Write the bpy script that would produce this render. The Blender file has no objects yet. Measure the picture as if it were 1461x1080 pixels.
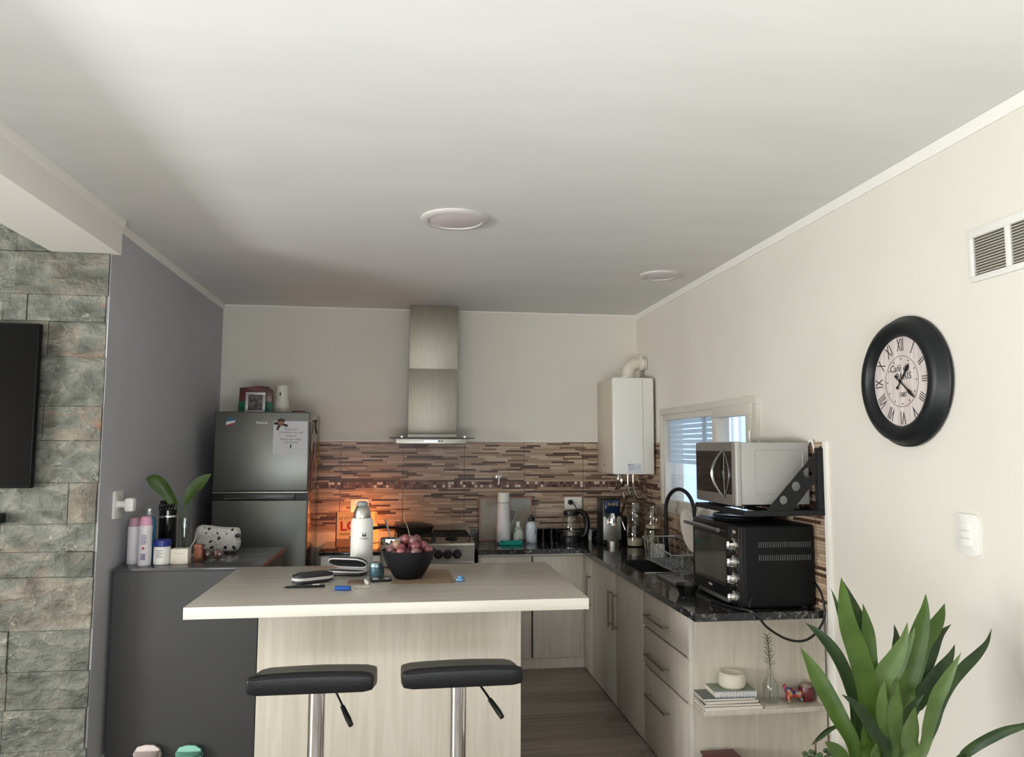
import bpy, bmesh, math, random
from mathutils import Vector, Matrix
R = math.radians
random.seed(7)
S = bpy.context.scene
COL = S.collection

# ------------------------------------------------------------------ camera
F, YAW, PITCH, ROLL, CAMH = 1090.18, 0.1356, 0.0901, 0.0030, 1.5284
fw = Vector((math.sin(YAW)*math.cos(PITCH), math.cos(YAW)*math.cos(PITCH), math.sin(PITCH)))
rt = Vector((math.cos(YAW), -math.sin(YAW), 0)); up = rt.cross(fw)
r2 = rt*math.cos(ROLL)+up*math.sin(ROLL); u2 = up*math.cos(ROLL)-rt*math.sin(ROLL)
cd = bpy.data.cameras.new('camera'); cam = bpy.data.objects.new('camera', cd); COL.objects.link(cam)
m = Matrix((r2, u2, -fw)).transposed().to_4x4(); m.translation = (0, 0, CAMH); cam.matrix_world = m
cd.sensor_fit = 'HORIZONTAL'; cd.sensor_width = 36; cd.lens = F/1461*36; cd.clip_start = .05
S.camera = cam

# ------------------------------------------------------------------ world, daylight, exposure
W = bpy.data.worlds.new('sky'); S.world = W; W.use_nodes = True
bg = W.node_tree.nodes['Background']; bg.inputs[0].default_value = (.78, .88, 1, 1); bg.inputs[1].default_value = 1.6
def area(name, loc, target, sx, sy, power, color):
    l = bpy.data.lights.new(name, 'AREA'); l.shape = 'RECTANGLE'; l.size = sx; l.size_y = sy; l.energy = power; l.color = color
    o = bpy.data.objects.new(name, l); COL.objects.link(o); o.location = loc
    o.rotation_euler = (Vector(target)-Vector(loc)).to_track_quat('-Z', 'Z').to_euler()
    return o
# daylight through the glazed door in the wall of the living room and the terrace door behind the camera
area('daylight_living_window', (-5.15, .35, 1.15), (0, .35, 2.4), .55, 1.7, 275, (.99, 1, .97))
area('daylight_terrace_door', (-.30, -.66, .62), (-.30, .09, 2.45), 2.5, 1.1, 106, (.96, .985, 1))
sl = bpy.data.lights.new('sun', 'SUN'); sl.energy = 3.2; sl.angle = R(.6); sl.color = (1, .95, .86)
so = bpy.data.objects.new('sun', sl); COL.objects.link(so); so.rotation_euler = Vector((1, .12, -.95)).to_track_quat('-Z', 'Z').to_euler()
vs = S.view_settings; vs.view_transform = 'Standard'; vs.look = 'None'; vs.gamma = 1; vs.use_curve_mapping = False
vs.exposure = 0.0
S.cycles.use_denoising = True
S.cycles.max_bounces = 10; S.cycles.diffuse_bounces = 6
S.cycles.caustics_reflective = False; S.cycles.caustics_refractive = False
S.cycles.sample_clamp_indirect = 6

# ------------------------------------------------------------------ materials
def nt(name):
    mt = bpy.data.materials.new(name); mt.use_nodes = True
    return mt, mt.node_tree, mt.node_tree.nodes['Principled BSDF']
def rgb(c): return (c[0], c[1], c[2], 1)
def mat(name, c, rough=.5, metal=0, c2=None, scale=20, stretch=(1, 1, 1), bump=0, bscale=None, detail=4, trans=0, emit=None, es=0, spec=None, coat=0, lo=.35, hi=.65):
    mt, t, p = nt(name)
    p.inputs['Base Color'].default_value = rgb(c); p.inputs['Roughness'].default_value = rough; p.inputs['Metallic'].default_value = metal
    if trans: p.inputs['Transmission Weight'].default_value = trans
    if spec is not None: p.inputs['Specular IOR Level'].default_value = spec
    if coat: p.inputs['Coat Weight'].default_value = coat; p.inputs['Coat Roughness'].default_value = .1
    if emit: p.inputs['Emission Color'].default_value = rgb(emit); p.inputs['Emission Strength'].default_value = es
    if c2 or bump:
        tc = t.nodes.new('ShaderNodeTexCoord'); mp = t.nodes.new('ShaderNodeMapping'); mp.inputs['Scale'].default_value = stretch
        t.links.new(tc.outputs['Object'], mp.inputs[0])
        n = t.nodes.new('ShaderNodeTexNoise'); n.inputs['Scale'].default_value = scale; n.inputs['Detail'].default_value = detail
        t.links.new(mp.outputs[0], n.inputs['Vector'])
        if c2:
            r = t.nodes.new('ShaderNodeValToRGB'); r.color_ramp.elements[0].position = lo; r.color_ramp.elements[1].position = hi
            r.color_ramp.elements[0].color = rgb(c); r.color_ramp.elements[1].color = rgb(c2)
            t.links.new(n.outputs['Fac'], r.inputs[0]); t.links.new(r.outputs[0], p.inputs['Base Color'])
        if bump:
            n2 = n
            if bscale:
                n2 = t.nodes.new('ShaderNodeTexNoise'); n2.inputs['Scale'].default_value = bscale; t.links.new(mp.outputs[0], n2.inputs['Vector'])
            b = t.nodes.new('ShaderNodeBump'); b.inputs['Strength'].default_value = bump; b.inputs['Distance'].default_value = .01
            t.links.new(n2.outputs['Fac'], b.inputs['Height']); t.links.new(b.outputs[0], p.inputs['Normal'])
    return mt
class G:                                            # small maths helper on a node tree
    def __init__(s, t): s.t = t
    def m(s, op, a, b=None, c=None):
        n = s.t.nodes.new('ShaderNodeMath'); n.operation = op
        for i, v in enumerate((a, b, c)):
            if v is None: continue
            if isinstance(v, (int, float)): n.inputs[i].default_value = v
            else: s.t.links.new(v, n.inputs[i])
        return n.outputs[0]
    def wn(s, x, y=0.0, z=0.0):
        c = s.t.nodes.new('ShaderNodeCombineXYZ')
        for i, v in enumerate((x, y, z)):
            if isinstance(v, (int, float)): c.inputs[i].default_value = v
            else: s.t.links.new(v, c.inputs[i])
        n = s.t.nodes.new('ShaderNodeTexWhiteNoise'); n.noise_dimensions = '3D'; s.t.links.new(c.outputs[0], n.inputs['Vector'])
        return n.outputs['Value']
    def ramp(s, x, els, const=True):
        r = s.t.nodes.new('ShaderNodeValToRGB'); r.color_ramp.interpolation = 'CONSTANT' if const else 'LINEAR'
        while len(r.color_ramp.elements) < len(els): r.color_ramp.elements.new(.5)
        for e, (q, c) in zip(r.color_ramp.elements, els): e.position = q; e.color = rgb(c)
        s.t.links.new(x, r.inputs[0]); return r.outputs[0]
    def mix(s, f, a, b):
        n = s.t.nodes.new('ShaderNodeMix'); n.data_type = 'RGBA'
        for i, v in ((0, f), (6, a), (7, b)):
            if isinstance(v, tuple): n.inputs[i].default_value = rgb(v)
            elif isinstance(v, (int, float)): n.inputs[i].default_value = v
            else: s.t.links.new(v, n.inputs[i])
        return n.outputs[2]
def pos_xyz(t):                                     # world position: these surfaces do not move
    g = t.nodes.new('ShaderNodeNewGeometry'); x = t.nodes.new('ShaderNodeSeparateXYZ'); t.links.new(g.outputs['Position'], x.inputs[0])
    return x.outputs
def tile_mat(name, axis):
    mt, t, p = nt(name); g = G(t); P = pos_xyz(t); u = P[axis]; z = P[2]
    h = .0142
    zz = g.m('DIVIDE', z, h); row = g.m('FLOOR', zz); fr = g.m('FRACT', zz)
    rr = g.wn(row, 3.3); ln = g.m('ADD', .10, g.m('MULTIPLY', rr, .16))
    uu = g.m('ADD', g.m('DIVIDE', u, ln), g.m('MULTIPLY', rr, 91.7)); pc = g.m('FLOOR', uu)
    tone = g.wn(row, pc, 1.7)
    base = g.ramp(tone, [(0, (.070, .034, .020)), (.17, (.16, .095, .058)), (.30, (.33, .225, .150)), (.56, (.42, .305, .212)), (.82, (.51, .395, .290))])
    gro = g.m('LESS_THAN', fr, .2)
    base = g.mix(g.m('MULTIPLY', gro, .55), base, (.06, .035, .025))
    ju = g.m('FRACT', g.m('DIVIDE', g.m('ADD', u, 4.711), .468))
    base = g.mix(g.m('MULTIPLY', g.m('LESS_THAN', ju, .012), .8), base, (.045, .03, .022))
    # mosaic border
    cz = g.m('DIVIDE', g.m('SUBTRACT', z, 1.219), .0225); cu = g.m('DIVIDE', u, .0225)
    tn = g.wn(g.m('FLOOR', cu), g.m('FLOOR', cz), 5.1)
    mos = g.ramp(tn, [(0, (.055, .010, .010)), (.2, (.11, .040, .030)), (.5, (.17, .080, .058)), (.75, (.23, .13, .098)), (.90, (.66, .55, .46))])
    gl = g.m('MAXIMUM', g.m('LESS_THAN', g.m('FRACT', cz), .12), g.m('LESS_THAN', g.m('FRACT', cu), .12))
    mos = g.mix(gl, mos, (.035, .020, .016))
    inb = g.m('MULTIPLY', g.m('GREATER_THAN', z, 1.219), g.m('LESS_THAN', z, 1.264))
    t.links.new(g.mix(inb, base, mos), p.inputs['Base Color'])
    p.inputs['Roughness'].default_value = .38
    b = t.nodes.new('ShaderNodeBump'); b.inputs['Strength'].default_value = .35; b.inputs['Distance'].default_value = .003
    t.links.new(g.m('SUBTRACT', tone, gro), b.inputs['Height']); t.links.new(b.outputs[0], p.inputs['Normal'])
    return mt
def wood_mat(name, a, b, along='Z', rough=.5, joints=False, c=None):
    mt, t, p = nt(name); g = G(t)
    tc = t.nodes.new('ShaderNodeTexCoord'); mp = t.nodes.new('ShaderNodeMapping'); t.links.new(tc.outputs['Object'], mp.inputs[0])
    mp.inputs['Scale'].default_value = {'Z': (22, 22, 1.6), 'X': (1.6, 22, 22), 'Y': (22, 1.6, 22)}[along]
    n = t.nodes.new('ShaderNodeTexNoise'); n.inputs['Scale'].default_value = 1.6; n.inputs['Detail'].default_value = 6; n.inputs['Distortion'].default_value = .8
    t.links.new(mp.outputs[0], n.inputs['Vector'])
    col = g.ramp(n.outputs['Fac'], [(.3, a), (.5, tuple((x+y)/2 for x, y in zip(a, b))), (.7, b)], False)
    t.links.new(col, p.inputs['Base Color']); p.inputs['Roughness'].default_value = rough
    return mt
def floor_mat():
    mt, t, p = nt('wood look porcelain'); g = G(t); P = pos_xyz(t); x, y = P[0], P[1]
    rw = g.m('FLOOR', g.m('DIVIDE', y, .195)); off = g.m('MULTIPLY', g.wn(rw, 2.2), 1.2)
    xx = g.m('DIVIDE', g.m('ADD', x, off), 1.2); pl = g.m('FLOOR', xx)
    tone = g.wn(rw, pl, 4.0)
    mp = t.nodes.new('ShaderNodeCombineXYZ'); t.links.new(g.m('MULTIPLY', x, 1.6), mp.inputs[0]); t.links.new(g.m('MULTIPLY', y, 26), mp.inputs[1]); t.links.new(g.m('MULTIPLY', tone, 30), mp.inputs[2])
    n = t.nodes.new('ShaderNodeTexNoise'); n.inputs['Scale'].default_value = 1.5; n.inputs['Detail'].default_value = 7; n.inputs['Distortion'].default_value = .6
    t.links.new(mp.outputs[0], n.inputs['Vector'])
    f = g.m('ADD', g.m('MULTIPLY', n.outputs['Fac'], .8), g.m('MULTIPLY', tone, .22))
    col = g.ramp(f, [(.3, (.135, .108, .090)), (.52, (.225, .185, .158)), (.75, (.32, .27, .235))], False)
    gl = g.m('MAXIMUM', g.m('LESS_THAN', g.m('FRACT', g.m('DIVIDE', y, .195)), .014), g.m('LESS_THAN', g.m('FRACT', xx), .003))
    t.links.new(g.mix(g.m('MULTIPLY', gl, .75), col, (.05, .04, .033)), p.inputs['Base Color'])
    p.inputs['Roughness'].default_value = .42
    return mt
def granite_mat():
    mt, t, p = nt('black granite'); g = G(t); tc = t.nodes.new('ShaderNodeTexCoord')
    v = t.nodes.new('ShaderNodeTexNoise'); v.inputs['Scale'].default_value = 26; v.inputs['Detail'].default_value = 8; v.inputs['Roughness'].default_value = .7; v.inputs['Distortion'].default_value = 1.2
    t.links.new(tc.outputs['Object'], v.inputs['Vector'])
    col = g.ramp(v.outputs['Fac'], [(.47, (.010, .010, .011)), (.56, (.035, .034, .036)), (.63, (.16, .155, .15)), (.72, (.38, .37, .36))], False)
    t.links.new(col, p.inputs['Base Color']); p.inputs['Roughness'].default_value = .09
    return mt
def stone_mat():
    mt, t, p = nt('split slate'); g = G(t)
    at = t.nodes.new('ShaderNodeAttribute'); at.attribute_name = 'tone'
    tc = t.nodes.new('ShaderNodeTexCoord')
    def noise(s, d, dist=0, st=(1, 1, 1)):
        mp = t.nodes.new('ShaderNodeMapping'); mp.inputs['Scale'].default_value = st; t.links.new(tc.outputs['Object'], mp.inputs[0])
        n = t.nodes.new('ShaderNodeTexNoise'); n.inputs['Scale'].default_value = s; n.inputs['Detail'].default_value = d; n.inputs['Distortion'].default_value = dist
        t.links.new(mp.outputs[0], n.inputs['Vector']); return n.outputs['Fac']
    n1 = noise(9, 14, .35, (1, 1, 1.6)); n2 = noise(5, 6, .8, (1, 1, 2.2)); n3 = noise(30, 6, .5)
    green = g.ramp(n1, [(.30, (.060, .066, .053)), (.46, (.115, .122, .100)), (.58, (.165, .170, .140)), (.74, (.25, .25, .21))], False)
    tan = g.ramp(n1, [(.30, (.085, .070, .052)), (.46, (.165, .138, .103)), (.58, (.235, .200, .152)), (.74, (.34, .30, .24))], False)
    f = g.m('SUBTRACT', g.m('ADD', n2, g.m('MULTIPLY', at.outputs['Fac'], .30)), .70)
    f = g.m('MULTIPLY', f, 5); f = g.m('MINIMUM', g.m('MAXIMUM', f, 0), 1)
    col = g.mix(f, green, tan)
    vein = g.m('LESS_THAN', g.m('ABSOLUTE', g.m('SUBTRACT', noise(4.5, 6, .6, (1, 1, 1.6)), .56)), .0035)
    col = g.mix(g.m('MULTIPLY', vein, .55), col, (.36, .34, .28))
    dk = g.wn(at.outputs['Fac'], 3.0)
    col = g.mix(g.m('MULTIPLY', g.m('POWER', dk, 2.0), .45), col, (.045, .048, .038))
    rust = g.m('MINIMUM', g.m('MAXIMUM', g.m('MULTIPLY', g.m('SUBTRACT', noise(3.1, 3, .6, (1, 1, 3)), .66), 9), 0), 1)
    col = g.mix(g.m('MULTIPLY', rust, .8), col, (.22, .09, .05))
    t.links.new(col, p.inputs['Base Color']); p.inputs['Roughness'].default_value = .62
    b = t.nodes.new('ShaderNodeBump'); b.inputs['Strength'].default_value = 1.0; b.inputs['Distance'].default_value = .035
    t.links.new(g.m('ADD', n1, g.m('MULTIPLY', n3, .35)), b.inputs['Height']); t.links.new(b.outputs[0], p.inputs['Normal'])
    return mt
def glass_mat(name, tint=(1, 1, 1), refl=1.0):
    mt = bpy.data.materials.new(name); mt.use_nodes = True; t = mt.node_tree; t.nodes.clear()
    o = t.nodes.new('ShaderNodeOutputMaterial'); mx = t.nodes.new('ShaderNodeMixShader'); tr = t.nodes.new('ShaderNodeBsdfTransparent'); gl = t.nodes.new('ShaderNodeBsdfGlossy')
    gl.inputs['Roughness'].default_value = .03; tr.inputs[0].default_value = rgb(tint); fr = t.nodes.new('ShaderNodeLayerWeight'); fr.inputs[0].default_value = .5
    g = G(t); t.links.new(g.m('MULTIPLY', g.m('ADD', .04, g.m('MULTIPLY', .9, g.m('POWER', fr.outputs['Facing'], 5))), refl), mx.inputs[0])
    t.links.new(tr.outputs[0], mx.inputs[1]); t.links.new(gl.outputs[0], mx.inputs[2]); t.links.new(mx.outputs[0], o.inputs[0])
    return mt
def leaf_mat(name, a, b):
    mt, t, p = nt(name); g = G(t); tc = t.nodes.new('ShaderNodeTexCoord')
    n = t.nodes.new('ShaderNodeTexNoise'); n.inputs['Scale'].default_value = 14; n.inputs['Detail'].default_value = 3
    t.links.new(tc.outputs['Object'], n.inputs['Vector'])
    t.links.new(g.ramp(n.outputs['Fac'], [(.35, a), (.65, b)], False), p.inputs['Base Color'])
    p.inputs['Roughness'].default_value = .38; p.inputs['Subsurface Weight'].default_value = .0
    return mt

MW = mat('warm white wall paint', (.655, .62, .55), .75, c2=(.685, .65, .58), scale=1.6, bump=.04, bscale=60)
MCEIL = mat('white ceiling paint', (.665, .665, .64), .8, c2=(.70, .70, .675), scale=1.2, stretch=(1, 3, 1), bump=.03, bscale=30)
MGREY = mat('blue grey wall paint', (.41, .415, .435), .62, c2=(.435, .44, .46), scale=2)
MTRIM = mat('white trim paint', (.76, .74, .69), .5)
MTB = tile_mat('strip tile back', 0); MTR = tile_mat('strip tile right', 1)
MFLOOR = floor_mat(); MGRAN = granite_mat(); MSTONE = stone_mat()
MOAK = wood_mat('washed oak laminate', (.46, .415, .335), (.56, .515, .43), 'Z', .45)
MOAKX = wood_mat('washed oak worktop', (.40, .365, .315), (.47, .435, .38), 'X', .26)
MCAB = wood_mat('greige laminate', (.42, .375, .315), (.52, .47, .40), 'Z', .42)
MEDGE = wood_mat('pale edge band', (.62, .59, .51), (.69, .66, .58), 'X', .4)
MSTEEL = mat('brushed steel', (.40, .385, .35), .38, 1, c2=(.45, .43, .395), scale=8, stretch=(1, 1, 40))
MHOOD = mat('hood steel', (.36, .33, .275), .50, 1, c2=(.41, .38, .32), scale=6, stretch=(40, 1, 1))
MFRIDGE = mat('inox fridge door', (.15, .15, .135), .34, .85, c2=(.172, .172, .155), scale=6, stretch=(60, 1, 1))
MDGREY = mat('glossy grey fridge side', (.30, .30, .29), .14, .85)
MCHROME = mat('chrome', (.8, .8, .8), .08, 1)
MNICK = mat('satin nickel', (.27, .24, .20), .32, 1)
MBLK = mat('black plastic', (.007, .007, .0075), .35, spec=.35)
MBLKM = mat('matt black', (.007, .007, .008), .6, spec=.3)
MLEATH = mat('black faux leather', (.006, .0062, .007), .42, bump=.12, scale=180, spec=.35)
MANTH = mat('anthracite laminate', (.028, .028, .029), .5, c2=(.031, .031, .032), scale=3)
MANTHG = mat('anthracite gloss top', (.055, .055, .058), .16)
MWH = mat('white plastic', (.74, .73, .69), .35)
MWHG = mat('white enamel', (.74, .73, .67), .22)
MALU = mat('white aluminium frame', (.55, .52, .46), .4)
MCER = mat('white ceramic', (.72, .70, .64), .3)
MTVS = mat('dark glass screen', (.0015, .0015, .002), .2, spec=.06)
MGL = glass_mat('clear glass'); MGLD = glass_mat('smoked glass', (.45, .47, .47)); MGLG = glass_mat('greenish glass', (.96, .975, .965))
MGLJ = glass_mat('jar glass', (.90, .89, .85), 1.3)
MINK = mat('printed ink', (.02, .02, .022), .7)
MRED = mat('red print', (.45, .03, .03), .5)
MPAPER = mat('white paper', (.66, .65, .66), .8)
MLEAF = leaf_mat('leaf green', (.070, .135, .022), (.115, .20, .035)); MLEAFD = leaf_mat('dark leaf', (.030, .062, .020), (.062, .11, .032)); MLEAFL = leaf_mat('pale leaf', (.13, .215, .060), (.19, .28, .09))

# ------------------------------------------------------------------ mesh helper
def wloc(o):
    v = Vector((0, 0, 0))
    while o: v += o.location; o = o.parent
    return v
class M:
    def __init__(s): s.b = bmesh.new()
    def _new(s, n0): s.b.verts.ensure_lookup_table(); return list(s.b.verts)[n0:]
    def box(s, x0, x1, y0, y1, z0, z1, bev=0, seg=2):
        r = bmesh.ops.create_cube(s.b, size=1)['verts']
        for v in r: v.co = Vector(((x0+x1)/2+v.co.x*(x1-x0), (y0+y1)/2+v.co.y*(y1-y0), (z0+z1)/2+v.co.z*(z1-z0)))
        if bev:
            es = list({e for v in r for e in v.link_edges})
            bmesh.ops.bevel(s.b, geom=es, offset=bev, segments=seg, profile=.5, affect='EDGES', clamp_overlap=True)
        return s
    def hexa(s, pts):                              # 8 points: bottom 4 (ccw), top 4
        v = [s.b.verts.new(p) for p in pts]
        for f in ((3, 2, 1, 0), (4, 5, 6, 7), (0, 1, 5, 4), (1, 2, 6, 5), (2, 3, 7, 6), (3, 0, 4, 7)): s.b.faces.new([v[i] for i in f])
        return s
    def tube(s, pts, r, n=12, cap=True):
        pts = [Vector(p) for p in pts]; k = len(pts); rr = r if isinstance(r, (list, tuple)) else [r]*k
        t0 = (pts[1]-pts[0]).normalized(); a = t0.orthogonal().normalized(); rings = []
        for i in range(k):
            t = (pts[min(i+1, k-1)]-pts[max(i-1, 0)]).normalized()
            a = (a-t*a.dot(t)).normalized(); b = t.cross(a)
            rings.append([s.b.verts.new(pts[i]+(a*math.cos(2*math.pi*j/n)+b*math.sin(2*math.pi*j/n))*rr[i]) for j in range(n)])
        for i in range(k-1):
            for j in range(n): s.b.faces.new((rings[i][j], rings[i][(j+1) % n], rings[i+1][(j+1) % n], rings[i+1][j]))
        if cap: s.b.faces.new(rings[0][::-1]); s.b.faces.new(rings[-1])
        return s
    def cyl(s, a, b, r, r2=None, n=24): return s.tube([a, b], [r, r if r2 is None else r2], n)
    def lathe(s, prof, c=(0, 0, 0), n=36, ax='Z', cap=True):
        c = Vector(c); rings = []
        for r, h in prof:
            ring = []
            for j in range(n):
                q = 2*math.pi*j/n; x, y = r*math.cos(q), r*math.sin(q)
                d = {'Z': (x, y, h), 'X': (-h, -x, y), 'Y': (x, -h, y)}[ax]     # X: axis towards -X, Y: axis towards -Y
                ring.append(s.b.verts.new(c+Vector(d)))
            rings.append(ring)
        for i in range(len(rings)-1):
            for j in range(n): s.b.faces.new((rings[i][j], rings[i][(j+1) % n], rings[i+1][(j+1) % n], rings[i+1][j]))
        if cap:
            if prof[0][0] > 1e-6: s.b.faces.new(rings[0][::-1])
            if prof[-1][0] > 1e-6: s.b.faces.new(rings[-1])
        bmesh.ops.remove_doubles(s.b, verts=[v for g in rings for v in g], dist=1e-6)
        return s
    def prism(s, poly, plane, d0, d1, bev=0, seg=2):
        f = {'xy': lambda p, d: (p[0], p[1], d), 'xz': lambda p, d: (p[0], d, p[1]), 'yz': lambda p, d: (d, p[0], p[1])}[plane]
        A = [s.b.verts.new(f(p, d0)) for p in poly]; B = [s.b.verts.new(f(p, d1)) for p in poly]; n = len(poly)
        s.b.faces.new(A); s.b.faces.new(B[::-1])
        for i in range(n): s.b.faces.new((A[i], B[i], B[(i+1) % n], A[(i+1) % n]))
        if bev:
            es = [e for e in {e for v in A+B for e in v.link_edges} if (e.verts[0] in A) == (e.verts[1] in A)]
            bmesh.ops.bevel(s.b, geom=es, offset=bev, segments=seg, profile=.5, affect='EDGES', clamp_overlap=True)
        return s
    def sph(s, c, r, sc=(1, 1, 1), n=16):
        q = bmesh.ops.create_uvsphere(s.b, u_segments=n, v_segments=max(6, n*2//3), radius=r)['verts']
        for v in q: v.co = Vector((v.co.x*sc[0]+c[0], v.co.y*sc[1]+c[1], v.co.z*sc[2]+c[2]))
        return s
    def sheet(s, rows, th=0):                      # rows of points -> surface, th = thickness
        g = [[s.b.verts.new(p) for p in r] for r in rows]; fs = []
        for i in range(len(g)-1):
            for j in range(len(g[0])-1): fs.append(s.b.faces.new((g[i][j], g[i][j+1], g[i+1][j+1], g[i+1][j])))
        if th: bmesh.ops.solidify(s.b, geom=fs, thickness=th)
        return s
    def xf(s, mtx): bmesh.ops.transform(s.b, matrix=mtx, verts=s.b.verts); return s
    def rotz(s, a, c): 
        c = Vector(c); return s.xf(Matrix.Translation(c) @ Matrix.Rotation(a, 4, 'Z') @ Matrix.Translation(-c))
    def rot(s, a, ax, c):
        c = Vector(c); return s.xf(Matrix.Translation(c) @ Matrix.Rotation(a, 4, ax) @ Matrix.Translation(-c))
    def build(s, name, mt, parent=None, ang=35, recalc=True):
        if recalc: bmesh.ops.recalc_face_normals(s.b, faces=s.b.faces)
        me = bpy.data.meshes.new(name)
        if parent: off = wloc(parent)
        else:
            xs = [v.co for v in s.b.verts]
            off = Vector(((min(v.x for v in xs)+max(v.x for v in xs))/2, (min(v.y for v in xs)+max(v.y for v in xs))/2, min(v.z for v in xs)))
        bmesh.ops.translate(s.b, verts=s.b.verts, vec=-off)
        s.b.to_mesh(me); s.b.free(); me.materials.append(mt)
        for p in me.polygons: p.use_smooth = True
        me.set_sharp_from_angle(angle=R(ang))
        o = bpy.data.objects.new(name, me); COL.objects.link(o)
        if parent: o.parent = parent
        else: o.location = off
        return o
def thing(name, label, cat, loc, group=None):
    o = bpy.data.objects.new(name, None); o.empty_display_size = .05; COL.objects.link(o); o.location = loc
    return tag(o, label, cat, group)
def tag(o, label, cat, group=None, kind=None):
    o['label'] = label; o['category'] = cat
    if group: o['group'] = group
    if kind: o['kind'] = kind
    return o
def struct(o, label, cat): return tag(o, label, cat, kind='structure')
BAS = {'front': Matrix(((1, 0, 0), (0, 0, -1), (0, 1, 0))), 'right': Matrix(((0, 0, -1), (-1, 0, 0), (0, 1, 0))), 'up': Matrix.Identity(3)}
def text_mesh(s, size, basis, loc, roll=0, ext=.0004, sx=1.0, shear=0, align='CENTER', bold=0):
    c = bpy.data.curves.new('lettering', 'FONT'); c.body = s; c.size = size; c.extrude = ext; c.align_x = align; c.align_y = 'CENTER'; c.resolution_u = 2; c.shear = shear; c.offset = bold
    o = bpy.data.objects.new('lettering', c); COL.objects.link(o)
    bpy.context.view_layer.update()
    me = bpy.data.meshes.new_from_object(o.evaluated_get(bpy.context.evaluated_depsgraph_get()))
    bpy.data.objects.remove(o)
    mt = Matrix.Translation(loc) @ (BAS[basis].to_4x4()) @ Matrix.Rotation(roll, 4, 'Z') @ Matrix.Diagonal((sx, 1, 1, 1))
    me.transform(mt); return me
def lettering(items, mt, parent, name='lettering'):
    """items: tuples for text_mesh; all of one part's print in one mesh"""
    b = M()
    for it in items:
        me = text_mesh(*it[0], **(it[1] if len(it) > 1 else {})); b.b.from_mesh(me); bpy.data.meshes.remove(me)
    return b.build(name, mt, parent, recalc=False)
def arc(c, r, a0, a1, n, f): return [f(c, r, a0+(a1-a0)*i/n) for i in range(n+1)]
def rrect(x0, x1, y0, y1, r, n=5):
    p = []
    for cx, cy, a in ((x1-r, y1-r, 0), (x0+r, y1-r, 90), (x0+r, y0+r, 180), (x1-r, y0+r, 270)):
        p += [(cx+r*math.cos(R(a+90*i/n)), cy+r*math.sin(R(a+90*i/n))) for i in range(n+1)]
    return p
def smooth_pts(P, n=8):
    P = [Vector(p) for p in P]; Q = [P[0]]+P+[P[-1]]; out = []
    for i in range(1, len(Q)-2):
        a, b, c, d = Q[i-1:i+3]
        for k in range(n):
            t = k/n
            out.append(.5*((2*b)+(c-a)*t+(2*a-5*b+4*c-d)*t*t+(3*b-a-3*c+d)*t**3))
    out.append(P[-1]); return out

# ------------------------------------------------------------------ setting
XL, XR, YB, H = -1.39, 1.8264, 5.94, 2.6
YS, XW, YR = 3.757, -5.2, -.7                   # stone wall plane, living room side wall, wall behind the camera
ZC, ZI = .8225, .950                            # counter top, island top
struct(M().box(XW-.1, XR+.15, YR-.1, YB+.15, -.1, 0).build('floor', MFLOOR), 'wood-look porcelain tiles in brown grey covering the floor', 'floor')
struct(M().box(XW-.1, XR+.15, YR-.1, YB+.15, H, H+.12).build('ceiling', MCEIL), 'flat white painted ceiling above the whole room', 'ceiling')
struct(M().box(XL-.1, XR+.15, YB, YB+.15, 0, H).build('wall_back', MW), 'cream back wall above the strip tiles', 'wall')
# right wall with the kitchen window opening
WY0, WY1, WZ0, WZ1 = 3.80, 5.325, 1.10, 1.80
b = M(); b.box(XR, XR+.15, YR, WY0, 0, H); b.box(XR, XR+.15, WY1, YB+.0, 0, H); b.box(XR, XR+.15, WY0, WY1, 0, WZ0); b.box(XR, XR+.15, WY0, WY1, WZ1, H)
struct(b.build('wall_right', MW), 'long cream wall carrying the clock, vent and window', 'wall')
b = M(); b.box(XL-.12, XL, YS-.006, YB, 0, H)
struct(b.build('wall_left', MGREY), 'blue-grey painted wall beside the fridge', 'wall')
# living room shell out of frame, with its openings
b = M(); b.box(XW-.1, XW, YR, -.5, 0, H); b.box(XW-.1, XW, 1.8, YS+.1, 0, H); b.box(XW-.1, XW, -.5, 1.8, 2.2, H)
struct(b.build('wall_living', MW), 'cream side wall of the living room with a glazed door', 'wall')
b = M(); b.box(XW, -1.60, YR-.1, YR, 0, H); b.box(1.0, XR, YR-.1, YR, 0, H); b.box(-1.60, 1.0, YR-.1, YR, 2.2, H)
struct(b.build('wall_rear', MW), 'cream wall with the terrace door opening', 'wall')
struct(M().box(-.34, -.26, YR-.08, YR-.02, 0, 2.2).build('window_2', MALU), 'white middle post of the terrace door', 'window frame')
b = M(); b.box(XW, XL-.12, YS+.0, YS+.1, 0, H)
struct(b.build('wall_front', MGREY), 'wall behind the slate cladding', 'wall')
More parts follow.
